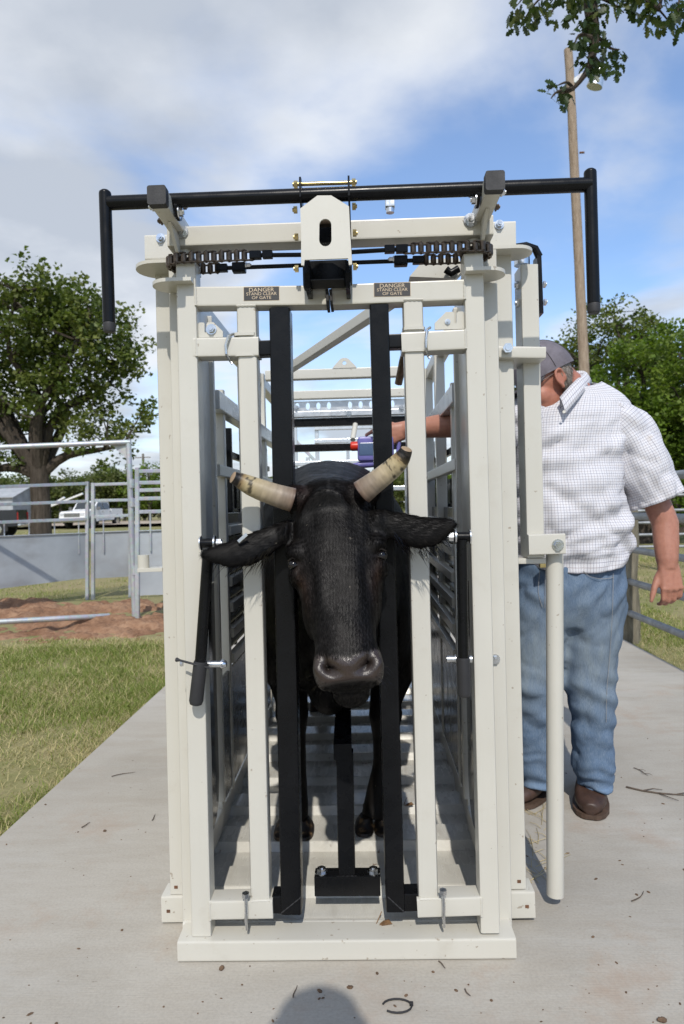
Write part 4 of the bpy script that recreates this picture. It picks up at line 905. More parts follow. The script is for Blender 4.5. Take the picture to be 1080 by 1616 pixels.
def loft_uv(name, rings, mat, parent, cap=True, swap=False, u0=0.0, v0=0.0):
    """cloth tube with uv measured along the cloth in metres"""
    me = bpy.data.meshes.new(name); n = len(rings[0]); R_ = np.array([[list(p) for p in r] for r in rings]); k = len(R_)
    v = R_.reshape(-1, 3); fs = []; uvs = []
    per = np.array([[0] + list(np.cumsum(np.linalg.norm(np.roll(r, -1, 0) - r, axis=1))) for r in R_]); mper = per.mean(0)
    cen = R_.mean(1); vv = np.concatenate([[0], np.cumsum(np.linalg.norm(np.diff(cen, axis=0), axis=1))])
    for i in range(k - 1):
        for j in range(n):
            jj = (j + 1) % n; fs.append((i * n + j, i * n + jj, (i + 1) * n + jj, (i + 1) * n + j))
            uvs += [(mper[j] + u0, vv[i] + v0), (mper[j + 1] + u0, vv[i] + v0), (mper[j + 1] + u0, vv[i + 1] + v0), (mper[j] + u0, vv[i + 1] + v0)]
    me.from_pydata(v.tolist(), [], fs); ul = me.uv_layers.new(name='UVMap'); ul.data.foreach_set('uv', np.array(uvs, np.float32).ravel())
    me.polygons.foreach_set('use_smooth', [True] * len(me.polygons)); me.update()
    o = link(name, me, mat, parent); s_ = o.modifiers.new('thick', 'SOLIDIFY'); s_.thickness = 0.0022; s_.offset = -1
    return o
def densify(keys, n):
    """catmull-rom through key rows of numbers"""
    K = np.array(keys, float); out = []
    for q in np.linspace(0, len(K) - 1, n):
        i = min(int(q), len(K) - 2); f = q - i; p0, p1, p2, p3 = K[max(i - 1, 0)], K[i], K[i + 1], K[min(i + 2, len(K) - 1)]
        out.append(0.5 * (2 * p1 + (p2 - p0) * f + (2 * p0 - 5 * p1 + 4 * p2 - p3) * f * f + (3 * p1 - p0 - 3 * p2 + p3) * f ** 3))
    return np.array(out)
def finger(mb, pts, rads): mb.tube(pts, rads, 9)
MY = 0.86
def person():
    root = thing('person', 'man in grey mesh cap, white check shirt and blue jeans reaching into the chute', 'person', (0.81, 0.9, 0))
    mb = MB()
    # skull and face: looks to the left (-x) and down into the chute
    fw = Vector((-0.86, -0.20, -0.42)).normalized(); sd_ = Vector((0, -1, 0)); sd_ = (sd_ - fw * sd_.dot(fw)).normalized(); up = sd_.cross(fw).normalized()
    if up.z < 0: up = -up
    hc = P(862, 603, MY - .02)
    rot = Matrix((fw, sd_, up)).transposed()
    def hp(a, b, c): return hc + fw * a + sd_ * b + up * c
    mb.ell(hp(0, 0, .025), .100, .078, .095, 24, 16, rot); mb.ell(hp(.035, 0, -.055), .070, .062, .078, 20, 14, rot)
    mb.ell(hp(.075, 0, -.115), .035, .040, .026, 14, 10, rot)                                # chin
    mb.rings([sring(hp(.098, 0, .015), sd_ * .010, up * .01, 10), sring(hp(.112, 0, -.015), sd_ * .014, up * .012, 10), sring(hp(.120, 0, -.038), sd_ * .019, up * .014, 10), sring(hp(.10, 0, -.052), sd_ * .016, up * .008, 10)])   # nose
    mb.ell(hp(.088, 0, .030), .016, .055, .014, 14, 8, rot)                                   # brow
    mb.ell(hp(.085, 0, -.070), .018, .030, .007, 14, 8, rot); mb.ell(hp(.084, 0, -.086), .017, .028, .008, 14, 8, rot)  # lips
    for s_ in (-1, 1): mb.ell(hp(.055, s_ * .045, -.040), .035, .022, .035, 12, 8, rot)       # cheeks
    # ears
    for s_ in (-1, 1):
        c = hp(-.012, s_ * .074, -.012); ring = []
        for k in range(14):
            t = -0.6 + 4.7 * k / 13; ring.append(c + up * (.032 * math.sin(t) ) + fw * (-.019 * -math.cos(t)) * -1 + sd_ * (s_ * (.016 if k > 3 else .008)))
        mb.tube(ring, [.004] + [.0062] * 12 + [.005], 8)
        mb.ell(c + sd_ * (s_ * .004), .018, .007, .030, 12, 8, rot); mb.ell(c + sd_ * (s_ * .012) - up * .030 + fw * .008, .009, .006, .012, 10, 8, rot)
    nk0, nk1 = P(905, 618, MY + .01), P(880, 596, MY - .01)
    mb.tube([P(910, 655, MY + .03), nk0, nk1], [.075, .066, .062], 18)
    # slim trunk and legs under the clothes
    mb.rings([sring(P(908, 650, MY + .02), (.15, 0, 0), (0, .07, 0), 20), sring(P(903, 720, MY), (.17, 0, 0), (0, .10, 0), 20), sring(P(902, 820, MY), (.17, 0, 0), (0, .11, 0), 20), sring(P(902, 900, MY), (.165, 0, 0), (0, .10, 0), 20), sring(P(900, 960, MY), (.14, 0, 0), (0, .09, 0), 20)])
    mb.tube([P(930, 940, MY), P(932, 1080, MY), P(939, 1235, MY + .02)], [.09, .06, .035], 14); mb.tube([P(858, 940, MY), P(842, 1080, MY), P(844, 1210, MY + .05)], [.09, .055, .035], 14)
    # left arm hanging at his side
    Ls, Le, Lw = P(985, 665, MY + .02), P(1050, 826, MY - .03), P(1053, 884, MY - .06)
    mb.tube([P(950, 650, MY + .02), Ls, Ls.lerp(Le, .55), Ls.lerp(Le, .86), Le, Le.lerp(Lw, .55), Lw, Lw + (Lw - Le).normalized() * .035], [.06, .060, .051, .048, .0475, .0445, .039, .030], 18)
    def hand(w, kn, across, back, fingers, thumb, s=1.0):
        """w wrist, kn middle of the knuckles, across = towards the little finger, back = out of the hand's back"""
        ax = (kn - w).normalized(); across = (across - ax * across.dot(ax)).normalized(); back = ax.cross(across).normalized() if ax.cross(across).dot(back) > 0 else -ax.cross(across).normalized()
        mb.rings([sring(w - ax * .02, across * .034, back * .026, 16), sring(w.lerp(kn, .35), across * .041, back * .024, 16, 2.6), sring(w.lerp(kn, .75), across * .043, back * .017, 16, 2.8), sring(kn, across * .042, back * .014, 16, 2.8)])
        for i, (ln, curl) in enumerate(fingers):
            off = across * (-.034 + .0228 * i); p = kn + off - ax * (.006 if i in (0, 3) else 0); mb.ell(p + back * .0035, .0100, .0100, .0095, 10, 8)
            d = ax.copy(); pts = [p - ax * .03, p]; r = [.010, .0098]; a = 0
            for j, (seg, rr) in enumerate(zip((.46, .31, .23), (.0092, .0084, .0068))):
                a += curl[j]; d = ax * math.cos(a) - back * math.sin(a); pts.append(pts[-1] + d * ln * seg); r.append(rr)
            finger(mb, pts, r); mb.ell(pts[-1], .0072, .0072, .0072, 8, 6)
        tp = [w.lerp(kn, .25) - across * .020, w.lerp(kn, .55) - across * .040 - back * .010] + thumb(w, kn, ax, across, back); mb.tube(tp, [.014, .0150, .0120, .0105, .0070], 10); mb.ell(tp[-1], .0078, .0078, .0085, 8, 6)
    kn = P(1061, 931, MY - .08)
    hand(Lw, kn, Vector((1, .12, 0)), Vector((.1, -1, 0)), [(.084, (.25, .75, .55)), (.092, (.40, .85, .6)), (.087, (.45, .85, .6)), (.070, (.4, .85, .6))],
         lambda w, k, ax, ac, bk: [w.lerp(k, .86) - ac * .060 - bk * .010, w.lerp(k, 1.10) - ac * .070 - bk * .012, w.lerp(k, 1.30) - ac * .078 - bk * .014])
    # right arm reaching into the chute
    Rs, Re, Rw = P(822, 662, MY + .0), P(738, 668, 0.98), P(640, 678, 1.06)
    mb.tube([P(860, 655, MY + .02), Rs, Rs.lerp(Re, .55), Re, Re.lerp(Rw, .25), Re.lerp(Rw, .6), Rw], [.06, .066, .058, .053, .052, .044, .033], 18)
    kn2 = P(606, 690, 1.05)
    hand(Rw, kn2, Vector((.12, 0, -1)), Vector((-.1, -.9, .5)), [(.080, (.45, 1.0, .8)), (.088, (.5, 1.0, .8)), (.084, (.55, 1.0, .8)), (.066, (.6, 1.0, .8))],
         lambda w, k, ax, ac, bk: [w.lerp(k, .75) - ac * .046 - bk * .020, w.lerp(k, 1.15) - ac * .044 - bk * .026, w.lerp(k, 1.65) - ac * .034 - bk * .026])
    me = remeshed(mb, 0.0045, 2, 'person_body'); co = coords(me); tint = np.tile(np.array([.46, .215, .15]), (len(co), 1)); nzz = vnoise(co[:, [0, 2]], 3, 3, 18)[:, None]
    tint = tint * (1 - .25 * nzz) ; hd = np.linalg.norm(co - np.array(hc), axis=1) < .16; tint[hd] = tint[hd] * np.array([1.0, .88, .84])
    # fingernails
    set_tint(me, tint); link('person_body', me, 'skin', root)
    # ---- eyes, hair, spectacles
    for s_ in (-1, 1):
        MB().ell(hp(.082, s_ * .032, .008), .012, .012, .012, 12, 8).build('eye', 'button', root)
    m = MB(); rr = []
    for c_, a, k in ((.045, .100, 0), (.02, .103, 0), (-.01, .100, 0), (-.04, .088, 0), (-.062, .074, 0)):
        ring = []
        for i in range(15):
            t = R(100 + 160 * i / 14); ring.append(hp(a * math.cos(t) * 1.0 - .002, .081 * math.sin(t) * (a / .1), c_))
        rr.append(ring)
    m.rings(rr, cap=False, closed=False); ho = m.build('hair', 'grey_hair', root); so = ho.modifiers.new('s', 'SOLIDIFY'); so.thickness = .006; so.offset = 1
    m = MB(); rnd = random.Random(9)
    for k in range(420):
        t = R(rnd.uniform(102, 258)); c_ = rnd.uniform(-.062, .03); a = np.interp(c_, [-.062, -.04, -.01, .02], [.074, .088, .1, .103]) + .005
        p = hp(a * math.cos(t), .083 * math.sin(t) * (a / .1), c_); d = -up * rnd.uniform(.6, 1) - fw * rnd.uniform(.1, .5) + sd_ * rnd.uniform(-.15, .15); m.tube([p, p + d * .010, p + d * .022 - fw * .002], [.0007, .0006, .0002], 3)
    tag(m.build('hair_strands', 'grey_hair', root), kind='stuff')
    MB().tube([hp(-.005, .083, .012), hp(.05, .078, .008), hp(.098, .068, .004)], .0022, 6).build('spectacles', 'spectacles', root)
    # ---- cap
    cap = []
    for i in range(11):
        t = R(90 * i / 10); rr_ = math.cos(t); cap.append([hp(.118 * rr_ * math.cos(q) - .010, .093 * rr_ * math.sin(q) * (1 + .0), .030 + .128 * math.sin(t) - .012 * math.cos(q) * rr_ * 0) for q in [2 * math.pi * k / 36 for k in range(36)]])
    m = MB(); m.rings(cap); m.rings([[hp(.119 * math.cos(q) - .010, .094 * math.sin(q), z) for q in [2 * math.pi * k / 36 for k in range(36)]] for z in (.022, .031)], cap=False)
    capo = m.build('cap', 'cap_mesh', root, ang=80)
    m = MB(); b0, b1 = [], []
    for k in range(17):
        q = R(-72 + 144 * k / 16); b0.append(hp(.108 * math.cos(q) - .006, .088 * math.sin(q), .026)); b1.append(hp(.108 * math.cos(q) + .075 * math.cos(q * .8) - .006, .088 * math.sin(q) * 1.0, .020 - .02 * abs(math.sin(q)) ** 2))
    m.rings([b0, b1], cap=False, closed=False); br = m.build('cap_brim', 'cap_front', capo); so = br.modifiers.new('s', 'SOLIDIFY'); so.thickness = .004
    MB().ell(hp(-.010, 0, .159), .006, .006, .004, 10, 6).build('cap_button', 'cap_front', capo)
    for k in range(3):
        q = R(-60 + 60 * k + 90); m = MB(); m.tube([hp(.1190 * math.cos(t) * math.cos(q) - .010, .0940 * math.cos(t) * math.sin(q), .030 + .1290 * math.sin(t)) for t in [R(90 * i / 10) for i in range(11)]], .0013, 5); m.build('cap_seam', 'cap_front', capo)
    # ---- shirt
    keys = [(900, 886, 83, .164, 0), (900, 871, 88, .172, 0), (901, 840, 93, .177, -.010), (899, 800, 90, .172, -.016), (896, 750, 85, .160, -.012), (899, 700, 85, .148, 0), (904, 662, 88, .132, .01), (910, 640, 82, .112, .018), (914, 622, 60, .095, .02), (913, 606, 34, .082, .015)]
    D = densify(keys, 64); rings = []
    ttx = [2 * math.pi * k / 96 for k in range(96)]
    for i, (px, py, hw, dep, dy) in enumerate(D):
        c = P(px, py, MY + dy); a = PX(hw, MY); ring = []
        for t in ttx:
            x, yq = math.cos(t), math.sin(t); e = 2 / 2.35; p = c + Vector((a * math.copysign(abs(x) ** e, x), dep * math.copysign(abs(yq) ** e, yq), 0))
            # drape: folds radiate from the armpit, sag at the belly
            zz = p.z; xx = p.x - c.x; w = 0
            if yq < .3:
                w += .015 * math.sin((zz - .55 * xx) * 58 + 2.2 * math.sin(xx * 12)) * (0.25 + .9 * mnoise.noise(Vector((xx * 5, zz * 5, 1.3))))
                w += .019 * mnoise.noise(Vector((xx * 9 + zz * 5, zz * 14 - xx * 7, 4.1))) + .009 * abs(mnoise.noise(Vector((xx * 20 + zz * 9, zz * 26, 7.7))))
                for (fx_, fz_, oz_, amp_) in ((4.0, 13, 2.2, .015), (9, 7, 5.7, .011), (3, 24, 9.1, .009)):
                    w -= amp_ * max(0, 1 - 3.2 * abs(mnoise.noise(Vector((xx * fx_ + zz * 3.5, zz * fz_ - xx * 6.0, oz_)))) ) ** 1.5
                w -= .016 * math.exp(-(((zz - 1.17) + .75 * (xx + .06)) / .022) ** 2) * math.exp(-((xx + .02) / .10) ** 2)
                w -= .012 * math.exp(-(((zz - 1.08) - .40 * (xx - .06)) / .016) ** 2) * math.exp(-((xx - .10) / .10) ** 2)
                w += .010 * math.exp(-((zz - .93) / .03) ** 2) * math.sin(xx * 48)* .6
            w *= min(1, max(.12, (1.50 - zz) / .12)); p.y -= w; p.x += w * x * .5; uq = max(0, (i / 63 - .78) / .22); p.z -= .030 * uq * max(0, -.75 * yq - .45 * x) - .02 * uq * max(0, yq); p.z += .012 * math.cos(t * 2) * max(0, 1 - i / 6) - (.02 * max(0, -yq) * max(0, 1 - i / 5)); ring.append(p)
        rings.append(ring)
    sh = loft_uv('shirt', rings, 'plaid', root)
    def sleeve(name, keys, n, bulge, u0):
        D = densify(keys, n); pts = [P(a, b, Yq) for a, b, r, Yq in D]; rr = []; ref = Vector((0, 1, 0))
        for i, p in enumerate(pts):
            t = (pts[min(i + 1, n - 1)] - pts[max(i - 1, 0)]).normalized(); x = t.cross(ref).normalized(); yv = x.cross(t).normalized(); ring = []; r = PX(D[i][2], MY)
            for k in range(48):
                a = 2 * math.pi * k / 48; w = r * (1 + .0) + .010 * mnoise.noise(Vector((i * .16 + 3 * math.cos(a), 3 * math.sin(a), u0 * 9))) + .007 * math.sin(i * .45 + 3 * math.sin(a) + 2 * math.cos(a)) * (.5 + .5 * math.sin(i * .2 + a)) - .011 * max(0, 1 - 3.2 * abs(mnoise.noise(Vector((i * .14 + 1.2 * math.sin(a), 2.2 * math.cos(a), 4 + u0))))) ** 1.5
                ring.append(p + x * (w * math.cos(a)) + yv * (w * bulge * math.sin(a)))
            rr.append(ring)
        return loft_uv(name, rr, 'plaid', sh, u0=u0)
    sleeve('sleeve', [(930, 652, 30, MY + .01), (960, 660, 37, MY + .01), (985, 685, 42, MY + .0), (1004, 722, 42, MY - .005), (1022, 760, 40.5, MY - .01), (1036, 791, 39.5, MY - .015)], 34, 1.12, .3)
    sleeve('sleeve', [(880, 655, 30, MY + .01), (850, 660, 36, MY + .01), (820, 668, 40, MY + .02), (790, 672, 38, .91), (760, 672, 36, .96)], 30, 1.12, .7)
    # collar, placket, buttons
    m = MB(); rr = []
    for (px, py, hw, dep, up_) in ((916, 618, 47, .086, 0), (913, 602, 43, .080, 0), (911, 589, 41, .076, 0), (913, 591, 44, .080, 0), (916, 606, 49, .086, 0), (918, 619, 53, .092, 0)):
        c = P(px, py, MY + .012); a = PX(hw, MY); ring = []
        for k in range(40):
            t = R(-62 + 304 * k / 39); ring.append(c + Vector((a * -math.sin(t - math.pi / 2) * 1.0, dep * math.sin(t), 0)) + Vector((0, 0, .030 * max(0, math.sin(t)) - .055 * max(0, math.sin(-t)) )))
        rr.append(ring)
    # a folded collar: stand, crease, fall
    def collar():
        C = [P(884, 628, MY - .128), P(897, 613, MY - .105), P(911, 599, MY - .06), P(922, 590, MY + .0), P(921, 586, MY + .05), P(900, 588, MY + .085), P(868, 598, MY + .085), P(846, 616, MY + .03), P(838, 642, MY - .06), P(846, 664, MY - .12)]
        O = [P(892, 653, MY - .152), P(908, 634, MY - .128), P(922, 618, MY - .075), P(932, 606, MY + .0), P(930, 600, MY + .06), P(902, 602, MY + .105), P(862, 612, MY + .11), P(834, 634, MY + .035), P(826, 664, MY - .07), P(848, 690, MY - .152)]
        I = [c + Vector((0, 0, -.035)) + (P(893, 640, MY + .0) - c) * .08 for c in C]
        n = 48; Kc = densify([list(c) for c in C], n); Ko = densify([list(c) for c in O], n); Ki = densify([list(c) for c in I], n)
        rows = [Ki, Kc, Kc * .75 + Ko * .25 + np.array([0, 0, .004]), Kc * .35 + Ko * .65 + np.array([0, -.003, .002]), Ko]; rows = np.array(rows)
        me = bpy.data.meshes.new('collar'); v = rows.reshape(-1, 3); fs = []; uvs = []
        for i in range(4):
            for j in range(n - 1):
                fs.append((i * n + j, i * n + j + 1, (i + 1) * n + j + 1, (i + 1) * n + j)); uvs += [(j * .011, i * .014), (j * .011 + .011, i * .014), (j * .011 + .011, i * .014 + .014), (j * .011, i * .014 + .014)]
        me.from_pydata(v.tolist(), [], fs); me.uv_layers.new(name='UVMap').data.foreach_set('uv', np.array(uvs, np.float32).ravel()); me.polygons.foreach_set('use_smooth', [True] * len(fs)); me.update()
        o = link('collar', me, 'plaid', sh); so = o.modifiers.new('s', 'SOLIDIFY'); so.thickness = .0025
    collar()
    for (x, yy, dy) in ((890, 650, -.160), (826, 700, -.172), (828, 760, -.2), (830, 820, -.205)):
        c = P(x, yy, MY + dy); MB().tube([c, c + Vector((0, -.003, 0))], .0055, 12).build('button', 'button', sh)
    # ---- jeans
    mb = MB()
    def legs(keys, n=26):
        rr = []
        for (px, py, hw, dep, dy) in densify(keys, n): rr.append(sring(P(px, py, MY + dy), (PX(hw, MY), 0, 0), (0, dep, 0), 28, 2.15))
        mb.rings(rr)
    legs([(901, 882, 80, .135, 0), (901, 905, 84, .146, 0), (902, 945, 86, .148, 0), (903, 985, 80, .12, .01)], 10)
    legs([(936, 930, 50, .125, 0), (933, 985, 47, .115, .0), (931, 1040, 43.5, .102, -.005), (931.5, 1085, 41, .095, -.01), (935.5, 1125, 34, .085, -.005), (934, 1150, 34.5, .086, .0), (935.5, 1185, 33, .085, .01), (936, 1210, 34.5, .086, .015), (939, 1228, 29.5, .078, .01), (940, 1243, 25, .072, .0)], 40)
    legs([(862, 930, 50, .125, 0), (854, 985, 46, .115, .0), (846, 1040, 43, .102, .0), (842, 1085, 41, .095, .0), (842, 1130, 36, .088, .02), (842, 1180, 34, .085, .04), (843, 1210, 34, .085, .05), (844, 1228, 29, .078, .05), (845, 1240, 25, .072, .05)], 40)
    me = remeshed(mb, 0.0095, 4, 'jeans'); co = coords(me); nr = normals(me); w = np.zeros(len(co)); base_z = P(935, 1243, MY).z
    hz = co[:, 2] - base_z; xx = co[:, 0]
    for i in range(len(co)):
        X, Yq, Z = co[i]; h = hz[i]
        stack = max(0, 1 - h / .20); w[i] += .011 * stack * math.sin(h * 130 + 25 * (X - .8) * mnoise.noise(Vector((1.2, h * 9, 3.3))) + 5 * mnoise.noise(Vector((X * 11, Yq * 11, h * 7)))) * (.55 + .9 * mnoise.noise(Vector((X * 8, Yq * 8, h * 12)))) 
        w[i] += .006 * mnoise.noise(Vector((X * 7 + Z * 3, Yq * 7, Z * 4))) + .0045 * mnoise.noise(Vector((X * 16 + Z * 9, Yq * 16, Z * 13)))
        w[i] -= .008 * max(0, 1 - 3.4 * abs(mnoise.noise(Vector((X * 5 + Z * 2, Yq * 5, Z * 7 - X * 3))))) ** 1.5 +   .004 * max(0, 1 - 3.4 * abs(mnoise.noise(Vector((X * 10 - Z * 5, Yq * 10, Z * 9 + 3.3))))) ** 1.5
        w[i] += .006 * math.exp(-((h - .36) / .10) ** 2) * math.sin(h * 75 + X * 30 + Yq * 20)
        w[i] += .005 * math.exp(-((h - .76) / .08) ** 2) * math.sin(h * 60 - abs(X - .77) * 55)
    set_coords(me, co + nr * w[:, None])
    nzv = vnoise(co[:, [0, 2]], 11, 5, 9)
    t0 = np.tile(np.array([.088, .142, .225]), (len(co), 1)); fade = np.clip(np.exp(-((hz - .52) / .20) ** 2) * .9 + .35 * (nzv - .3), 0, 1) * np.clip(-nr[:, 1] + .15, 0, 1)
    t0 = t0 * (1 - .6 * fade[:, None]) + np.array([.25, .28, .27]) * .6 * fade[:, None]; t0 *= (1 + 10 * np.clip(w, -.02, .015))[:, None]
    t0 = np.where((hz < .018)[:, None], t0 * 1.5, t0); set_tint(me, np.clip(t0, 0.02, .8)); je = link('jeans', me, 'denim', root)
    # fly, pocket and seam stitching, belt
    def surf(px, py, off=.004):
        """point on the cloth seen at a pixel"""
        d = ray(px, py); bestq = None; base_ = np.array(CAM); dn = np.array(d) / d.length; cw = co + nr * w[:, None]; rel = cw - base_; tt = rel @ dn; dist = np.linalg.norm(rel - tt[:, None] * dn, axis=1); ii = np.argsort(dist)[:12]; t = tt[ii].min(); return Vector(base_ + dn * (t - off))
    for pts in ([(921, 901), (930, 909), (945, 913), (958, 913), (968, 911)], [(968, 905), (967, 960), (963, 1030), (958, 1090), (957, 1140)], [(852, 900), (850, 935), (856, 958)], [(861, 898), (860, 960)]):
        q = densify([list(surf(*p)) for p in pts], 24); MB().tube([Vector(v) for v in q], .0009, 5).build('seam', 'stitch', je)
    m = MB(); rr = []
    for zq in (875, 889):
        rr.append(sring(P(901, zq, MY), (PX(80, MY), 0, 0), (0, .130, 0), 40, 2.2))
    m.rings(rr, cap=False); bo = m.build('belt', 'belt_leather', root); so = bo.modifiers.new('s', 'SOLIDIFY'); so.thickness = .004
    MB().box(P(852, 883, MY - .168), P(866, 895, MY - .150), .002).build('buckle', 'brass', bo)
    # ---- boots
    def boot(heel, toe, w):
        h, t = Vector((heel.x, heel.y, 0)), Vector((toe.x, toe.y, 0)); ax = (t - h).normalized(); sdv = Vector((-ax.y, ax.x, 0)); L = (t - h).length; rr = []; so_ = []
        for q, hw, ht in ((0, .62, .09), (.06, .80, .115), (.2, .84, .135), (.36, .82, .125), (.5, .90, .098), (.65, 1.0, .078), (.8, .98, .066), (.92, .76, .054), (.98, .46, .045), (1.0, .22, .038)):
            c = h + ax * (q * L); ring = []
            for k in range(24):
                a = 2 * math.pi * k / 24; x, z = math.cos(a), math.sin(a); e = 2 / 2.4; ring.append(c + sdv * (w * hw * math.copysign(abs(x) ** e, x)) + Vector((0, 0, .016 + ht / 2 + ht / 2 * math.copysign(abs(z) ** e, z) + .0015 * math.sin(q * 60) * (z > .2))))
            rr.append(ring); so_.append([c + sdv * (s_ * (w * hw + .006)) for s_ in (-1, 1)])
        m = MB(); m.rings(rr); m.tube([h + ax * (.17 * L) + Vector((0, 0, .09)), h + ax * (.17 * L) + Vector((0, 0, .30))], [.052, .056], 20); b = m.build('boot', 'boot_leather', root, ang=70)
        out = [p[0] for p in so_] + [p[1] for p in so_[::-1]]; out = [Vector((p.x, p.y, .004)) + (p - (h + t) / 2).normalized() * .003 for p in out]
        MB().prism(out, (0, 0, .016)).build('sole', 'boot_sole', b, smooth=False)
        for k in range(3):
            q = .48 + .07 * k; c = h + ax * (q * L); MB().tube([c + sdv * (w * .75 * s_) + Vector((0, 0, .016 + (.098 - .05 * (q - .5) * 2) * (.80 if abs(s_) > .5 else 1.0))) for s_ in (-1, -.5, 0, .5, 1)], .0035, 6).build('crease', 'boot_leather', b)
    boot(PZ(940, 1245, 0) + Vector((.0, .06, 0)), PZ(933, 1295, 0), .058); boot(PZ(868, 1247, 0) + Vector((.03, .05, 0)), PZ(808, 1277, 0), .056)
    return root
man = person()
# --- the dosing bottle in his right hand
simple('purple_plastic', (0.16, 0.15, 0.42), 0.35, var=0.15, scale=20); simple('red_plastic', (0.62, 0.035, 0.018), 0.35); simple('blue_liquid', (0.075, 0.12, 0.22), 0.25)
bt = thing('dosing_bottle', 'purple plastic dosing bottle with red cap held in the reaching hand', 'bottle', P(590, 710, 1.05))
BY = 1.055
def bb(x0, x1, y0, y1, dep, name, mat, r=.006, Y=BY):
    a, b = P(x0, y0, Y), P(x1, y1, Y); return MB().box((a.x, Y - dep / 2, b.z), (b.x, Y + dep / 2, a.z), r).build(name, mat, bt)
bb(564, 622, 690, 727, .055, 'bottle_body', 'purple_plastic', .012); bb(566, 606, 699, 720, .060, 'liquid_window', 'blue_liquid', .008)
MB().tube([P(553.5, 704.5, BY), P(556, 704.5, BY), P(566, 704, BY)], [.017, .0195, .0195], 18).build('bottle_cap', 'red_plastic', bt)
MB().tube([P(558, 735, BY), P(563, 734, BY), P(566, 734, BY), P(618, 729, BY)], [.010, .010, .014, .016], 16).build('dosing_tube', 'purple_plastic', bt)
bb(570, 600, 722, 731, .03, 'bottle_web', 'purple_plastic', .004)
MB().tube([P(618, 694, BY), P(628, 690, BY), P(630, 700, BY), P(626, 730, BY), P(616, 733, BY)], [.012, .010, .008, .008, .010], 12).build('handle', 'purple_plastic', bt)

# ================================================================== TREES
def leaf_cloud(centers, radii, per, size, cols, rg, flat=0.75):
    """many folded leaf blades scattered round cluster centres -> vertices, faces, tints"""
    n = len(centers) * per; c = np.repeat(centers, per, 0); r = np.repeat(radii, per)[:, None]
    d = rg.normal(0, 1, (n, 3)); d /= np.linalg.norm(d, axis=1)[:, None]; d *= (rg.uniform(0, 1, (n, 1)) ** .45); d[:, 2] *= flat
    p = c + d * r; a = rg.normal(0, 1, (n, 3)); a[:, 2] *= .7; a += d * .8; a /= np.linalg.norm(a, axis=1)[:, None]
    b = np.cross(a, rg.normal(0, 1, (n, 3)) + np.array([0, 0, 1.2])); b /= np.linalg.norm(b, axis=1)[:, None] + 1e-9
    L = (size * rg.uniform(.6, 1.35, n))[:, None]; W = L * rg.uniform(.32, .55, (n, 1)); nn = np.cross(a, b)
    v = np.stack([p, p + a * L * .5 + b * W + nn * W * .3, p + a * L, p + a * L * .5 - b * W + nn * W * .3], 1).reshape(-1, 3)
    i = np.arange(n)[:, None] * 4; f = np.concatenate([i + np.array([[0, 1, 2]]), i + np.array([[0, 2, 3]])])
    k = rg.uniform(0, 1, (len(centers), 1)); k = np.repeat(k, per, 0) * .65 + rg.uniform(0, .35, (n, 1)); cols = np.array(cols)
    t = np.where(k < .5, cols[0] * (1 - 2 * k) + cols[1] * 2 * k, cols[1] * (2 - 2 * k) + cols[2] * (2 * k - 1)); t = np.repeat(t * rg.uniform(.75, 1.25, (n, 1)), 4, 0)
    return v, f, t
OAK = ((.050, .078, .017), (.105, .140, .028), (.190, .205, .060)); BRIGHT = ((.060, .110, .014), (.120, .185, .022), (.190, .240, .045)); OLIVE = ((.055, .080, .022), (.105, .130, .034), (.165, .180, .06))
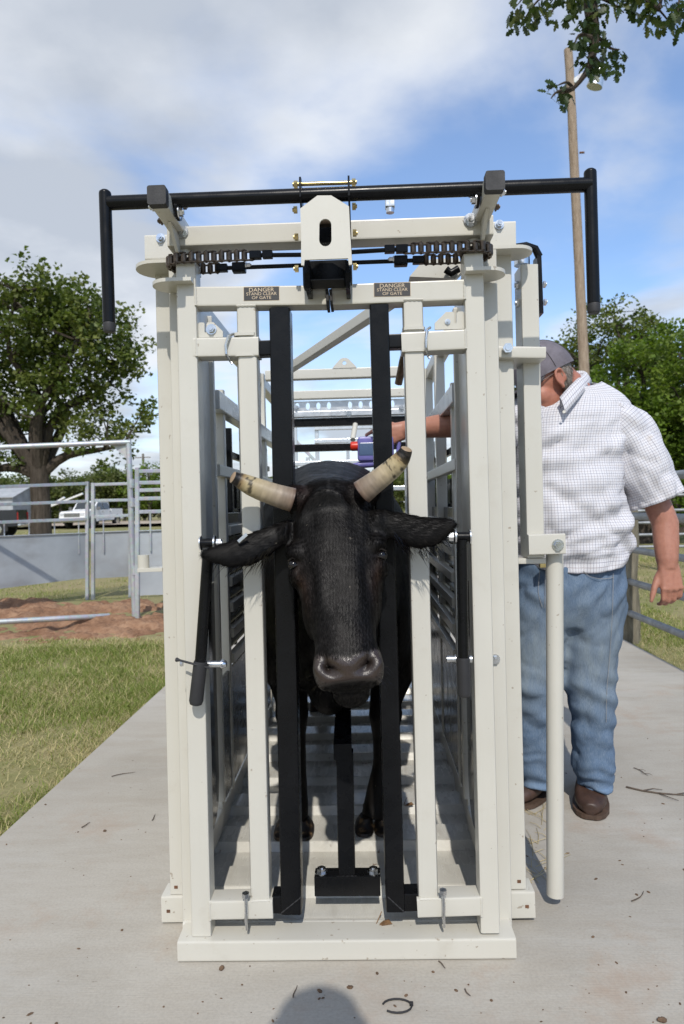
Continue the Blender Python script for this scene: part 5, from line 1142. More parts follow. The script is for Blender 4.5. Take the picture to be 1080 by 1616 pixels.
def make_tree(base, lobes, trunk_h, trunk_r, n_clu, per, leaf, clus_r, cols, label, group, seed, fork=None, lean=(0, 0), limbs=8, twig=True, barkm='bark', hollow=.35, name='oak_tree', dead=0):
    """lobes = [(dx, dy, dz, rx, ry, rz)] ellipsoids of the crown relative to the base"""
    rg = np.random.default_rng(seed); rnd = random.Random(seed); base = Vector(base)
    root = thing(name, label, 'tree', base, group); vol = np.array([l[3] * l[4] * l[5] for l in lobes]) ** .8; pick = rg.choice(len(lobes), n_clu, p=vol / vol.sum()); lb = np.array(lobes)[pick]
    d = rg.normal(0, 1, (n_clu, 3)); d /= np.linalg.norm(d, axis=1)[:, None]; r = hollow + (1 - hollow) * rg.uniform(0, 1, (n_clu, 1)) ** .5
    wob = 1 + .28 * (vnoise(d[:, [0, 2]] * 2 + pick[:, None] * 3.1, seed, 3, 1.6) - .5)[:, None] * 2
    cen = np.array(base) + lb[:, :3] + d * r * wob * lb[:, 3:6]; cen = cen[cen[:, 2] > base.z + .6]
    keep = vnoise(cen[:, [0, 2]] + cen[:, [1, 1]] * .7, seed + 1, 3, .9 / clus_r * .28) > .30; cen = cen[keep]
    v, f, t = leaf_cloud(cen, clus_r * rg.uniform(.6, 1.35, len(cen)), per, leaf, cols, rg)
    link('crown', npmesh('crown', v, f, t), 'leaf', root)
    # trunk, limbs, twigs
    m = MB(); top = base + Vector((lean[0], lean[1], trunk_h)); pts = [base + Vector((0, 0, -.15)), base + Vector((0, 0, .25)), base.lerp(top, .5) + Vector((.04, 0, 0)), top]
    m.tube(pts, [trunk_r * 1.5, trunk_r * 1.1, trunk_r * .95, trunk_r * .9], 14); m.build('trunk', barkm, root)
    m = MB(); nodes = [top]
    sel = cen[rg.choice(len(cen), min(limbs * 4, len(cen)), replace=False)]
    chosen = []
    for q in sel[np.argsort(-np.linalg.norm(sel - np.array(top), axis=1))]:
        if all(np.linalg.norm(q - o) > np.linalg.norm(np.array(lobes[0][3:6])) * .45 for o in chosen): chosen.append(q)
        if len(chosen) >= limbs: break
    for q in chosen:
        q = Vector(q); L = (q - top).length; mid1 = top.lerp(q, .35) + Vector((rnd.uniform(-1, 1), rnd.uniform(-1, 1), rnd.uniform(.2, 1))) * L * .12; mid2 = top.lerp(q, .7) + Vector((rnd.uniform(-1, 1), rnd.uniform(-1, 1), rnd.uniform(-.3, .8))) * L * .10
        path = [Vector(p) for p in densify([list(top + Vector((0, 0, -trunk_r))), list(mid1), list(mid2), list(q)], 9)]; m.tube(path, [trunk_r * .62 * (1 - .88 * i / 8) for i in range(9)], 8); nodes += path[2:]
    na = np.array([list(p) for p in nodes])
    if twig:
        for q in cen[rg.choice(len(cen), min(260, len(cen)), replace=False)]:
            j = np.argmin(np.linalg.norm(na - q, axis=1)); a = Vector(na[j]); q = Vector(q); L = (q - a).length; mid = a.lerp(q, .5) + Vector((rnd.uniform(-1, 1), rnd.uniform(-1, 1), rnd.uniform(-.2, 1))) * L * .18
            r0 = min(trunk_r * .16, .02 + L * .012); m.tube([a, mid, q], [r0, r0 * .6, r0 * .2], 5, cap=False)
    tag(m.build('branches', barkm, root), kind='stuff')
    for k in range(dead):
        a = Vector(na[rnd.randrange(len(na))]); mm = MB(); d0 = Vector((rnd.uniform(-1, .3), rnd.uniform(-1, 0), rnd.uniform(-.1, .6))).normalized(); p = a
        for j in range(6):
            q = p + d0 * rnd.uniform(.25, .5) + Vector((rnd.uniform(-.15, .15), rnd.uniform(-.15, .15), rnd.uniform(-.12, .18))); mm.tube([p, q], [.032 * (1 - j / 7), .032 * (1 - (j + 1) / 7)], 5); p = q
        mm.build('dead_branch', 'grey_bark', root)
    return root
# the large oak beyond the corral on the left
B0 = PZ(65, 842, GZ); tb = P(64, 838, 17.0); tb.z = GZ
make_tree(tb, [(-.5, .2, 6.2, 2.7, 2.4, 1.5), (1.2, 0, 5.6, 1.9, 1.8, 1.3), (-2.4, .5, 4.6, 2.0, 2.0, 1.6), (.9, -.4, 7.0, 1.3, 1.5, .75), (2.0, -.2, 3.7, 1.25, 1.2, .95), (-3.4, .5, 6.0, 1.6, 1.8, 1.4), (2.35, .2, 5.9, .8, 1.0, .9), (.3, 0, 4.4, 1.6, 1.5, .9), (-2.3, 0, 2.9, 1.5, 1.2, .8), (-1.4, 0, 7.1, 1.0, 1.2, .6), (-1.7, -.7, 2.4, 1.4, .8, .8), (1.0, -.5, 2.9, .5, .4, .35), (1.9, -.3, 2.9, .7, .6, .5)],
          2.5, .28, 740, 44, .125, .33, OAK, 'large dark oak with a thick trunk behind the galvanised corral panels', 'trees round the yard', 11, limbs=13, dead=9)
# trees on the right behind the man
for (px, Y, lobes, th, tr, n, per, leaf, cr_, cols, lab, sd0) in (
    (1015, 17.0, [(0.7, 0, 4.0, 2.0, 2.0, 1.75), (-.4, .2, 2.9, 1.5, 1.7, 1.4), (1.7, 0, 3.2, 1.8, 1.9, 1.6), (.4, 0, 1.6, 2.0, 1.8, 1.2)], 1.3, .2, 560, 75, .10, .34, BRIGHT, 'dense bright green tree with a full crown behind the man in the check shirt', 21),
    (930, 24.0, [(.9, 0, 6.9, 1.7, 2.1, 1.5), (-.9, 0, 5.6, 1.9, 1.9, 1.5), (2.0, 0, 6.2, 1.3, 1.8, 1.3), (0, 0, 3.9, 2.5, 2.2, 1.8)], 2.2, .22, 400, 48, .13, .42, OAK, 'looser dark tree with open branches behind the wooden utility pole', 22),
    (860, 27.0, [(0, 0, 5.9, 2.3, 2.2, 1.6), (.5, 0, 3.9, 2.4, 2.2, 1.7)], 2.0, .2, 300, 50, .13, .42, OLIVE, 'olive green tree showing beside the grey mesh cap', 23),
    (1075, 22.0, [(.8, 0, 4.9, 2.3, 2.2, 2.0), (-.8, 0, 3.2, 2.0, 2.0, 1.9)], 1.6, .2, 330, 60, .12, .4, BRIGHT, 'tall bright tree at the right edge beyond the pipe fence', 24)):
    q = P(px, 790, Y); q.z = GZ; make_tree(q, lobes, th, tr, n, per, leaf, cr_, cols, lab, 'trees round the yard', sd0, limbs=7)
# the belt of small trees far behind the road
rb = random.Random(5); k = 0
named = {96: 'pale green tree directly right of the big oak trunk, far beyond the road', 130: 'rounded far tree rising just above the white pickup', 163: 'far olive tree with bare branches behind the tail of the white pickup', 196: 'far tree showing beside the tall arch post', 236: 'yellow green far tree between the arch post and the chute, under the tiny pole'}
woods = []
for px, Y in [(-30, 62), (-18, 66), (8, 60), (40, 64), (70, 66), (96, 58), (114, 68), (130, 62), (148, 68), (163, 60), (180, 68), (196, 61), (214, 67), (236, 60), (262, 64), (300, 62), (345, 66), (395, 60), (430, 64), (470, 61), (505, 60), (540, 66), (575, 61), (615, 64), (655, 60), (700, 63), (745, 66), (800, 60), (1000, 70), (1085, 66)]:
    q = P(px, 800, Y); q.z = GZ; h = rb.uniform(3.9, 5.6) * (1.0 if px < 300 else .9); w = rb.uniform(1.9, 2.9); lob = [(0, 0, h * .66, w, w, h * .34), (rb.uniform(-1, 1), 0, h * .44, w * .9, w * .8, h * .32)]; cols = (OLIVE, BRIGHT, OLIVE)[k % 3]; k += 1
    if px in named: make_tree(q, lob, h * .3, .16, 120, 46, .22, .55, cols, named[px], 'far trees beyond the road', 50 + k, limbs=7, barkm='grey_bark', name='scrub_tree', dead=3)
    else:
        rg = np.random.default_rng(50 + k); cc = []
        for l in lob:
            d = rg.normal(0, 1, (60, 3)); d /= np.linalg.norm(d, axis=1)[:, None]; cc.append(np.array(q) + np.array(l[:3]) + d * (.4 + .6 * rg.uniform(0, 1, (60, 1)) ** .5) * np.array(l[3:6]))
        cc = np.concatenate(cc); woods.append(leaf_cloud(cc[cc[:, 2] > .4], .6 * rg.uniform(.6, 1.3, (cc[:, 2] > .4).sum()), 46, .24, cols, rg))
off = 0; V, Fc, T = [], [], []
for v, f, t in woods: V.append(v); Fc.append(f + off); T.append(t); off += len(v)
tag(link('far_woods', npmesh('far_woods', np.concatenate(V), np.concatenate(Fc), np.concatenate(T)), 'leaf'), kind='stuff')

# ------------------------------------------------------------------ the oak whose branch hangs into the top right corner
def leaf_mesh(s=1.0):
    m = MB(); o = []
    prof = [(0, .0), (.12, .010), (.25, .16), (.36, .30), (.44, .16), (.56, .36), (.66, .17), (.80, .26), (.92, .12), (1, 0)]
    for t, w in prof: o.append((w * .9, t, -.10 * t * t + .08 * w))
    for t, w in prof[-2:0:-1]: o.append((-w * .9, t, -.10 * t * t + .08 * w))
    bm = m.bm; c = [bm.verts.new((0, t, -.10 * t * t)) for t, w in prof]; rgt = [c[0]] + [bm.verts.new((w * .9, t - .04 * (w > .2), -.10 * t * t + .10 * w)) for t, w in prof[1:-1]] + [c[-1]]; lft = [c[0]] + [bm.verts.new((-w * .9, t - .04 * (w > .2), -.10 * t * t + .10 * w)) for t, w in prof[1:-1]] + [c[-1]]
    for i in range(len(c) - 1):
        for side in (rgt, lft):
            vs = [c[i], c[i + 1], side[i + 1], side[i]]; u = []
            for x in vs:
                if x not in u: u.append(x)
            if len(u) > 2:
                try: bm.faces.new(u if side is lft else u[::-1])
                except ValueError: pass
    return m.mesh('leaf', smooth=False)
def hanging_oak():
    base = Vector((5.6, 1.2, GZ)); root = thing('oak_tree', 'oak with lobed leaves whose branch hangs into the top right corner above the pole', 'tree', base, None)
    rnd = random.Random(31); top = base + Vector((-.3, .4, 3.6)); m = MB(); m.tube([base + Vector((0, 0, -.2)), base + Vector((0, .1, .3)), base.lerp(top, .5), top], [.36, .26, .22, .19], 16); m.build('trunk', 'bark', root)
    YB = 3.25; LW = {}
    mats = []
    for i, c in enumerate(((.028, .050, .012), (.050, .075, .018), (.090, .105, .030))):
        t = NT('oak_leaf_%d' % i); t.col(c); t.set(Roughness=.42, Specular_IOR_Level=.4); tr = t.n('ShaderNodeBsdfTranslucent'); tr.inputs[0].default_value = (c[0] * 1.6, c[1] * 1.7, c[2], 1); ms = t.n('ShaderNodeMixShader'); ms.inputs[0].default_value = .3; t.l(t.b.outputs[0], ms.inputs[1]); t.l(tr.outputs[0], ms.inputs[2]); t.l(ms.outputs[0], t.out.inputs[0]); mats.append(t.m)
    lm = []
    for i in range(3):
        me = leaf_mesh(); me.materials.append(mats[i]); lm.append(me)
    B = lambda x, yy, dy=0: P(x, yy, YB + dy)
    br = MB(); tips = []
    main = [list(top), list(top + Vector((-1.6, 1.2, 1.5))), list(B(1080, -150, .1)), list(B(985, -60)), list(B(935, -10)), list(B(938, 60)), list(B(930, 105)), list(B(905, 140)), list(B(886, 148))]
    path = [Vector(v) for v in densify(main, 40)]; br.tube(path, [.12 * (1 - i / 39) ** 1.3 + .004 for i in range(40)], 8)
    twigs = [[(985, -60), (900, -25), (850, 0), (822, 40)], [(985, -60), (1010, -10), (1040, 15), (1060, 40)], [(1080, -150), (1075, -40), (1070, 20)], [(935, -10), (965, 5), (985, 20)], [(936, 50), (962, 75), (978, 78)], [(934, 85), (950, 105), (955, 120)], [(936, 60), (915, 55), (905, 75)], [(905, 140), (895, 130), (880, 135)], [(1010, -10), (985, -5), (960, -20)], [(900, -25), (880, 5), (870, 20)], [(900, -25), (845, -20), (815, 10)], [(985, -60), (960, -30), (915, 0)], [(1040, 15), (1050, -10), (1085, -5)], [(905, 140), (880, 145), (870, 155)]]
    segs = [[Vector(v) for v in densify([list(B(*p, rnd.uniform(-.12, .12))) for p in tw], 10)] for tw in twigs]
    for sg in segs: br.tube(sg, [.014 * (1 - i / 10) + .002 for i in range(10)], 6)
    tag(br.build('branches', 'bark', root), kind='stuff')
    blobs = [((823, 25), 22, 22), ((835, 3), 28, 26), ((875, 10), 34, 30), ((925, 8), 32, 34), ((955, -5), 34, 28), ((1000, 0), 34, 24), ((1045, 20), 34, 32), ((1075, 30), 22, 26), ((1020, -8), 40, 24), ((925, 45), 22, 24), ((942, 65), 22, 24), ((935, 95), 22, 24), ((960, 90), 28, 20), ((952, 112), 20, 16), ((880, 150), 21, 19), ((872, 142), 14, 12), ((905, 60), 10, 14), ((830, 42), 8, 8), ((900, -40), 60, 25), ((1050, -40), 50, 28), ((975, 78), 12, 10)]
    cnt = 0; stuffv = []
    for (c, w, h) in blobs:
        for q in range(int(w * h / 21)):
            a, r = rnd.uniform(0, 6.283), math.sqrt(rnd.random()); p = B(c[0] + w * r * math.cos(a), c[1] + h * r * math.sin(a), rnd.uniform(-.16, .16)); me = lm[rnd.choice((0, 0, 1, 1, 2))]
            o = bpy.data.objects.new('leaf', me); d = Vector((rnd.uniform(-1, 1), rnd.uniform(-.7, .7), rnd.uniform(-1.2, .25))).normalized(); s_ = rnd.uniform(.065, .10)
            qd = d.to_track_quat('Y', 'Z'); mtx = Matrix.LocRotScale(p, qd @ Matrix.Rotation(rnd.uniform(-1.5, 1.5), 3, 'Y').to_quaternion(), (s_, s_, s_))
            if cnt < 290 and c[1] > -30 :
                COL.objects.link(o); o.parent = root; o.matrix_parent_inverse = world_of(root).inverted(); o.matrix_basis = mtx; cnt += 1
            else:
                stuffv.append((me, mtx)); bpy.data.objects.remove(o)
    if stuffv:
        bm = bmesh.new()
        for me, mtx in stuffv:
            n0 = len(bm.verts); bm.from_mesh(me); bm.verts.ensure_lookup_table()
            for v in bm.verts[n0:]: v.co = mtx @ v.co
        me = bpy.data.meshes.new('leaves'); bm.to_mesh(me); bm.free(); me.materials.append(mats[0]); tag(link('leaves', me, None, root), kind='stuff')
hanging_oak()

# ================================================================== UTILITY POLES
def pole():
    YP = 13.0; b, t = P(925, 640, YP), P(897.5, 78, YP); d = (t - b).normalized(); b = b - d * ((b.z - GZ) / d.z + .3)
    root = thing('utility_pole', 'tall bare wooden utility pole with a yard light behind the man', 'utility pole', (b.x, b.y, GZ))
    m = MB(); n = 24; m.tube([b.lerp(t, i / n) + Vector((.012 * mnoise.noise(Vector((0, 0, i * .6))), 0, 0)) for i in range(n + 1)], [PX(8.7, YP) * (1 - .27 * i / n) for i in range(n + 1)], 16); m.build('shaft', 'pole_wood', root)
    for y0 in (241,):
        c = P(898 + y0 * .045 + 6, y0, YP - .06); MB().tube([c, c + Vector((.10, 0, 0))], .022, 8).build('bolt', 'rust_and_gap_shade', root)
    # yard light: bracket box and glass bowl
    a = P(908, 126, YP); c = P(936, 122, YP - .1)
    MB().bar(P(905, 130, YP), P(926, 116, YP - .05), .10, .12, .01).build('light_arm', 'galv', root)
    m = MB(); ax = (P(947, 100, YP) - P(934, 142, YP)).normalized(); ax = Vector((.30, -.12, .95)).normalized(); c0 = P(938, 138, YP - .1)
    x = ax.cross(Vector((0, 1, 0))).normalized(); yv = x.cross(ax).normalized()
    m.rings([sring(c0 + ax * q, x * r, yv * r, 20, 2) for q, r in ((0, .14), (.01, .165), (.10, .155), (.22, .12), (.32, .08), (.42, .07), (.43, .02))]); m.build('light_bowl', 'aluminium', root)
pole()
q = P(228, 790, 75); 
far_pole = thing('utility_pole', 'tiny distant utility pole above the treetops left of the chute', 'utility pole', (q.x, q.y, GZ))
MB().tube([(q.x, q.y, GZ), (q.x, q.y, P(228, 716, 75).z)], [.17, .13], 8).build('shaft', 'grey_bark', far_pole); MB().bar((q.x - .9, q.y - .12, P(228, 722, 75).z), (q.x + .9, q.y - .12, P(228, 722, 75).z), .1, .12).build('crossarm', 'grey_bark', far_pole)
c = P(230, 737, 75); MB().tube([c + Vector((.1, -.3, -.5)), c + Vector((.1, -.3, .3))], .32, 10).build('transformer', 'galv', far_pole)

# ================================================================== CORRAL
def rail_between(name, a, b, r, mat, parent, n=12): return MB().tube([a, b], r, n).build(name, mat, parent)
AY = 5.85
arch = thing('arch_gate_frame', 'tall galvanised pipe arch standing in the red dirt with its base pipe half buried', 'gate frame', PZ(212, 972, GZ))
pt, pb = P(203, 697, AY), P(213, 972, AY); lt, lb_ = P(-130, 711, AY - .55), P(-128, 1000, AY - .55)
MB().tube([pb + Vector((0, 0, -.1)), pt + Vector((0, 0, .02))], .031, 16).build('post', 'galv', arch); MB().tube([lb_ + Vector((0, 0, -.1)), lt], .031, 16).build('post', 'galv', arch)
MB().tube([pt + Vector((.02, 0, -.005)), lt], .028, 16).build('top_pipe', 'galv', arch)
MB().tube([PZ(172, 972, .02), PZ(80, 977, .09), PZ(-160, 990, .10)], .028, 14).build('base_pipe', 'galv', arch)
g = pt + Vector((0, 0, -.02)); MB().prism([g, g + Vector((-.20, 0, 0)), g + Vector((0, 0, -.20))], (0, .006, 0)).build('corner_gusset', 'galv', arch, smooth=False)
for yy in (770, 800, 907): c = P(205 + (yy - 700) * .037, yy, AY); MB().tube([c, c + Vector((0, 0, .10))], .038, 14).build('collar', 'galv', arch)
for yy in (754, 768, 925, 940): c = P(209 + (yy - 740) * .03, yy, AY); MB().box(c + Vector((.03, -.02, 0)), c + Vector((.09, .02, .012))).build('hinge_lug', 'galv', arch)
def panel(name, label, L, Rr, YL, YR, tops, rails, sheet_t, sheet_b, rods, foot):
    """corral panel measured at its left and right ends: rails = [(y at left, y at right)], sheet rows likewise"""
    root = thing(name, label, 'corral panel', (P(L, foot[0], YL) + P(Rr, foot[1], YR)) / 2, 'galvanised corral panels')
    up = lambda s, yy: P(L, yy, YL) if s == 0 else P(Rr, yy, YR)
    for s in (0, 1):
        a = up(s, foot[s]); a.z = min(a.z, GZ); MB().bar(a, up(s, tops[s]), .045, .045, .006).build('post', 'galv', root)
    for a, b in rails: MB().bar(up(0, a), up(1, b), .038, .04, .006, up=(0, 0, 1)).build('rail', 'galv', root)
    t0, t1, b0, b1 = up(0, sheet_t[0]), up(1, sheet_t[1]), up(0, sheet_b[0]), up(1, sheet_b[1]); th = Vector((0, .004, 0)); off = Vector((0, .012, 0))
    n = 14; m = MB(); rows = []
    for i in range(n + 1):
        row = []
        for j in range(5):
            p = t0.lerp(t1, i / n).lerp(b0.lerp(b1, i / n), j / 4) + off; p.y += .004 * mnoise.noise(Vector((p.x * 1.3, p.z * 2, 1.7))); row.append(p)
        rows.append(row)
    m.rings(rows, cap=False, closed=False); o = m.build('sheet', 'galv_sheet', root, smooth=False); sm = o.modifiers.new('s', 'SOLIDIFY'); sm.thickness = .003
    MB().bar(t0, t1, .012, .03, .003).build('sheet_edge', 'aluminium', root)
    for x in rods:
        f = (x - L) / (Rr - L); Yx = YL + (YR - YL) * f; ra = rails[-1]; ya = ra[0] + (ra[1] - ra[0]) * f; MB().tube([P(x, ya, Yx) + Vector((0, -.018, 0)), P(x + 1, sheet_t[0] + (sheet_t[1] - sheet_t[0]) * f + 32, Yx) + Vector((0, -.018, 0))], .009, 8).build('rod', 'galv', root)
panel('corral_panel', 'long galvanised corral panel with sheet bottom in front of the dark pickup', -95, 138, 5.9, 7.5, (768, 760), [(772, 763), (800, 791), (828, 819)], (850, 841), (941, 912), [8, 47, 87, 125, -30, -70], (975, 943))
panel('corral_panel', 'short galvanised corral panel beside the tall arch post', 147, 206, 7.5, 7.7, (762, 760), [(765, 763), (790, 789), (816, 813)], (840, 838), (913, 910), [164], (943, 942))
panel('corral_panel', 'galvanised corral panel with double rails right of the arch and behind the chute', 217, 330, 5.6, 5.9, (738, 735), [(744, 741), (762, 760), (774, 771), (787, 785), (808, 805)], (838, 834), (940, 936), [238, 270, 300], (970, 967))
# alley frames behind the chute
alley = thing('alley_frame', 'bright galvanised alley frame with braces standing behind the chute', 'alley frame', (-.2, 4.6, 0))
AYY = 4.6
for a, b, w in (((497, 676), (640, 672), 6), ((497, 697), (640, 692), 6), ((440, 733), (640, 727), 5), ((440, 773), (640, 770), 5)):
    MB().bar(P(*a, AYY), P(*b, AYY), PX(w, AYY), .04, .006, up=(0, 0, 1)).build('rail', 'aluminium', alley)
for x, y0, w in ((466, 660, 5), (486, 722, 6), (500, 674, 6), (549, 700, 5), (600, 675, 5), (640, 672, 5)):
    a = P(x, y0, AYY + .03); MB().bar(a, (a.x, a.y, 0.0), PX(w, AYY), .04, .006).build('post', 'aluminium', alley)
MB().bar(P(462, 690, AYY + .06), P(505, 735, AYY + .06), .03, .03).build('brace', 'galv', alley); MB().bar(P(465, 735, AYY + .06), P(490, 775, AYY + .06), .03, .03).build('brace', 'galv', alley)
# ------------------------------------------------------------------ pipe fence on the right
fence = thing('pipe_fence', 'grey pipe fence on wooden posts along the right edge of the slab', 'fence', (2.3, 4.0, 0))
FX = 2.235
pz = [0.21, 0.475, 0.745, 1.02, 1.32]
simple('grey_pipe', (0.25, 0.265, 0.28), 0.5, metal=0.3, var=0.25, scale=10)
for z in pz: MB().tube([(FX, -3, z), (FX, 4.02, z)], .027 if z < 1 else .032, 14).build('rail', 'grey_pipe', fence)
for yy in (4.08, 0.9, -2.6):
    m = MB(); zt = 1.42
    m.tube([(FX + .012 + .01 * math.sin(z * 9), yy, z) for z in (-.2, .2, .5, .8, zt - .02, zt)], [.098, .095, .092, .095, .09, .07], 16); m.build('post', 'post_wood', fence)
# far pipe fence crossing the field behind
fence2 = thing('pipe_fence', 'distant grey pipe fence crossing the field behind the man', 'fence', (8, 9.5, 0))
for z in (.35, .55, .75, .95, 1.2): MB().tube([(1.9, 10.2, z), (22, 7.0, z)], .024, 10).build('rail', 'grey_pipe', fence2)
for x in (2.0, 5.0, 8.0, 11.0, 14.0): MB().tube([(x, 10.2 - (x - 1.9) * .159 + .05, -.1), (x, 10.2 - (x - 1.9) * .159 + .05, 1.3)], .06, 10).build('post', 'post_wood', fence2)

# ================================================================== VEHICLES AND SHED
simple('white_paint', (0.78, 0.78, 0.77), 0.22, var=0.05, coat=0.4); simple('dark_paint', (0.012, 0.014, 0.022), 0.2, coat=0.5); simple('car_glass', (0.025, 0.03, 0.035), 0.06, spec=0.7); simple('tyre', (0.02, 0.02, 0.02), 0.8); simple('chrome', (0.6, 0.6, 0.6), 0.15, metal=1.0); simple('lamp_glass', (0.55, 0.56, 0.58), 0.1); simple('tail_red', (0.45, 0.015, 0.012), 0.25); simple('plate', (0.7, 0.7, 0.66), 0.4); simple('trim_grey', (0.13, 0.13, 0.13), .5); simple('dusty_tan', (.42, .33, .25), .8)
def pickup(name, label, loc, yaw, paint):
    """x forward, y left; crew cab pickup 5.8 m long"""
    root = thing(name, label, 'pickup truck', (0, 0, 0)); W = .97
    def prism(nm, prof, y0, y1, mat, par=root, inset=0):
        m = MB(); m.rings([[(x, y0 + (inset if z > 1.2 else 0), z) for x, z in prof], [(x, y1 - (inset if z > 1.2 else 0), z) for x, z in prof]])
        bmesh.ops.bevel(m.bm, geom=list(m.bm.edges), offset=.025, segments=2, affect='EDGES'); return m.build(nm, mat, par)
    low = [(2.85, .45), (2.9, .80), (2.82, 1.10), (2.65, 1.20), (1.35, 1.28), (-.98, 1.28), (-.98, .45)]
    def arch_cut(prof): return prof
    prism('body', low, -W, W, paint); prism('cargo_bed', [(-1.0, .50), (-1.0, 1.34), (-2.88, 1.34), (-2.90, .55)], -W, W, paint)
    cab = [(1.42, 1.27), (.72, 1.86), (.45, 1.93), (-.70, 1.93), (-.96, 1.80), (-1.0, 1.27)]; prism('cab', cab, -W + .03, W - .03, paint, inset=.13)
    prism('windscreen', [(1.37, 1.32), (.76, 1.83), (.735, 1.83), (1.30, 1.32)], -.72, .72, 'car_glass'); prism('rear_window', [(-1.02, 1.36), (-.985, 1.78), (-.96, 1.78), (-.99, 1.36)], -.62, .62, 'car_glass')
    for s in (-1, 1):
        for x0, x1, t0, t1 in ((1.12, .22, .72, .22), (.12, -.80, .12, -.72)):
            y0, y1 = s * (W - .028), s * (W - .145); w = MB(); o = [(x0, y0, 1.33), (x1, y0, 1.33), (t1, y1, 1.80), (t0, y1, 1.80)]; w.prism(o, (0, s * .012, 0)); w.build('window', 'car_glass', root, smooth=False)
        for x0, x1 in ((1.2, .18), (.14, -.92)):
            d = MB().box((x0, s * (W + .001), .60), (x1, s * (W + .012), 1.26), .006).build('door', paint, root); MB().box((x1 + .1, s * (W + .012), 1.12), (x1 + .26, s * (W + .035), 1.16), .006).build('handle', 'chrome', d)
        MB().box((1.05, s * (W + .02), 1.28), (1.17, s * (W + .24), 1.50), .03).build('mirror', 'trim_grey', root)
        MB().box((2.84, s * .90, .88), (2.90, s * .62, 1.08), .015).build('headlight', 'lamp_glass', root); MB().box((-2.92, s * .95, .82), (-2.89, s * .80, 1.22), .01).build('taillight', 'tail_red', root)
        for x in (1.85, -1.95):
            wh = thing_part('wheel', root); MB().tube([(x, s * .70, .41), (x, s * .74, .41), (x, s * .96, .41), (x, s * .99, .41)], [.36, .41, .41, .36], 28).build('tyre', 'tyre', wh); MB().tube([(x, s * .985, .41), (x, s * 1.0, .41)], [.25, .23], 20).build('rim', 'chrome', wh)
            m = MB(); o = [(x + .52 * math.cos(R(a)), s * (W + .004), .41 + .52 * math.sin(R(a))) for a in range(-8, 189, 14)]; m.prism(o, (0, s * .003, 0)); m.build('wheel_well', 'tyre', root, smooth=False)
        MB().box((.95, s * (W + .01), .46), (-.95, s * (W + .12), .52), .01).build('running_board', 'trim_grey', root)
    MB().box((2.86, -.58, .80), (2.915, .58, 1.08), .02).build('grille', 'trim_grey', root)
    for z in (.86, .94, 1.02): MB().box((2.91, -.56, z - .012), (2.93, .56, z + .012)).build('grille_bar', 'chrome', root)
    MB().box((2.84, -.98, .50), (3.02, .98, .74), .04).build('bumper', 'chrome', root); MB().box((-2.90, -.96, .50), (-3.05, .96, .66), .03).build('bumper', 'chrome', root)
    MB().box((3.02, -.16, .56), (3.03, .16, .68)).build('number_plate', 'plate', root); MB().box((-2.6, -.75, .48), (2.5, .75, .52)).build('underbody', 'tyre', root)
    MB().box((-1.1, -.85, 1.345), (-2.8, .85, 1.35)).build('bed_floor', 'trim_grey', root)
    root.location = loc; root.rotation_euler = (0, 0, yaw); return root
def thing_part(name, parent):
    o = bpy.data.objects.new(name, None); COL.objects.link(o); o.parent = parent; return o
q = P(146, 800, 48); pickup('pickup_truck', 'white crew cab pickup parked on the gravel road behind the corral', (q.x, q.y, GZ + .02), R(-96), 'white_paint')
q = P(-64, 800, 31.0); pickup('pickup_truck', 'dark pickup parked under the oak at the left edge', (q.x, q.y, GZ + .02), R(-168), 'dark_paint')
# pale shed seen through the oak leaves
q = P(18, 800, 56); shed = thing('shed', 'grey metal shed half hidden behind the oak trunk', 'shed', (q.x, q.y, GZ))
m = MB(); m.rings([[(q.x - 5, q.y + yv, z) for yv, z in ((-3, GZ), (-3, 2.4), (0, 3.3), (3, 2.4), (3, GZ))], [(q.x + 1.7, q.y + yv, z) for yv, z in ((-3, GZ), (-3, 2.4), (0, 3.3), (3, 2.4), (3, GZ))]]); m.build('wall', 'galv_sheet', shed, smooth=False)
for s in (-1, 1): MB().bar((q.x - 5.2, q.y + s * 1.6, 2.93), (q.x + 1.9, q.y + s * 1.6, 2.93), 3.5, .06, .01, up=(0, s * .29, .96)).build('roof', 'galv', shed)
MB().box((q.x - 2, q.y - 3.03, GZ), (q.x - .9, q.y - 3.0, 2.0)).build('door', 'trim_grey', shed)
# leaning white boom poles by the truck
for (a, b, lab) in (((80, 798), (102, 785), 'short white boom pole leaning beside the oak trunk'), ((80, 799), (131, 779), 'long white boom pole sloping up towards the white pickup')):
    o = MB().bar(P(*a, 36), P(*b, 36), .13, .10, .02, up=(0, 0, 1)).build('boom_pole', 'white_paint'); tag(o, lab, 'pole', 'white boom poles')
for i, (a, b) in enumerate((((80, 798), (102, 785)),)):
    pass

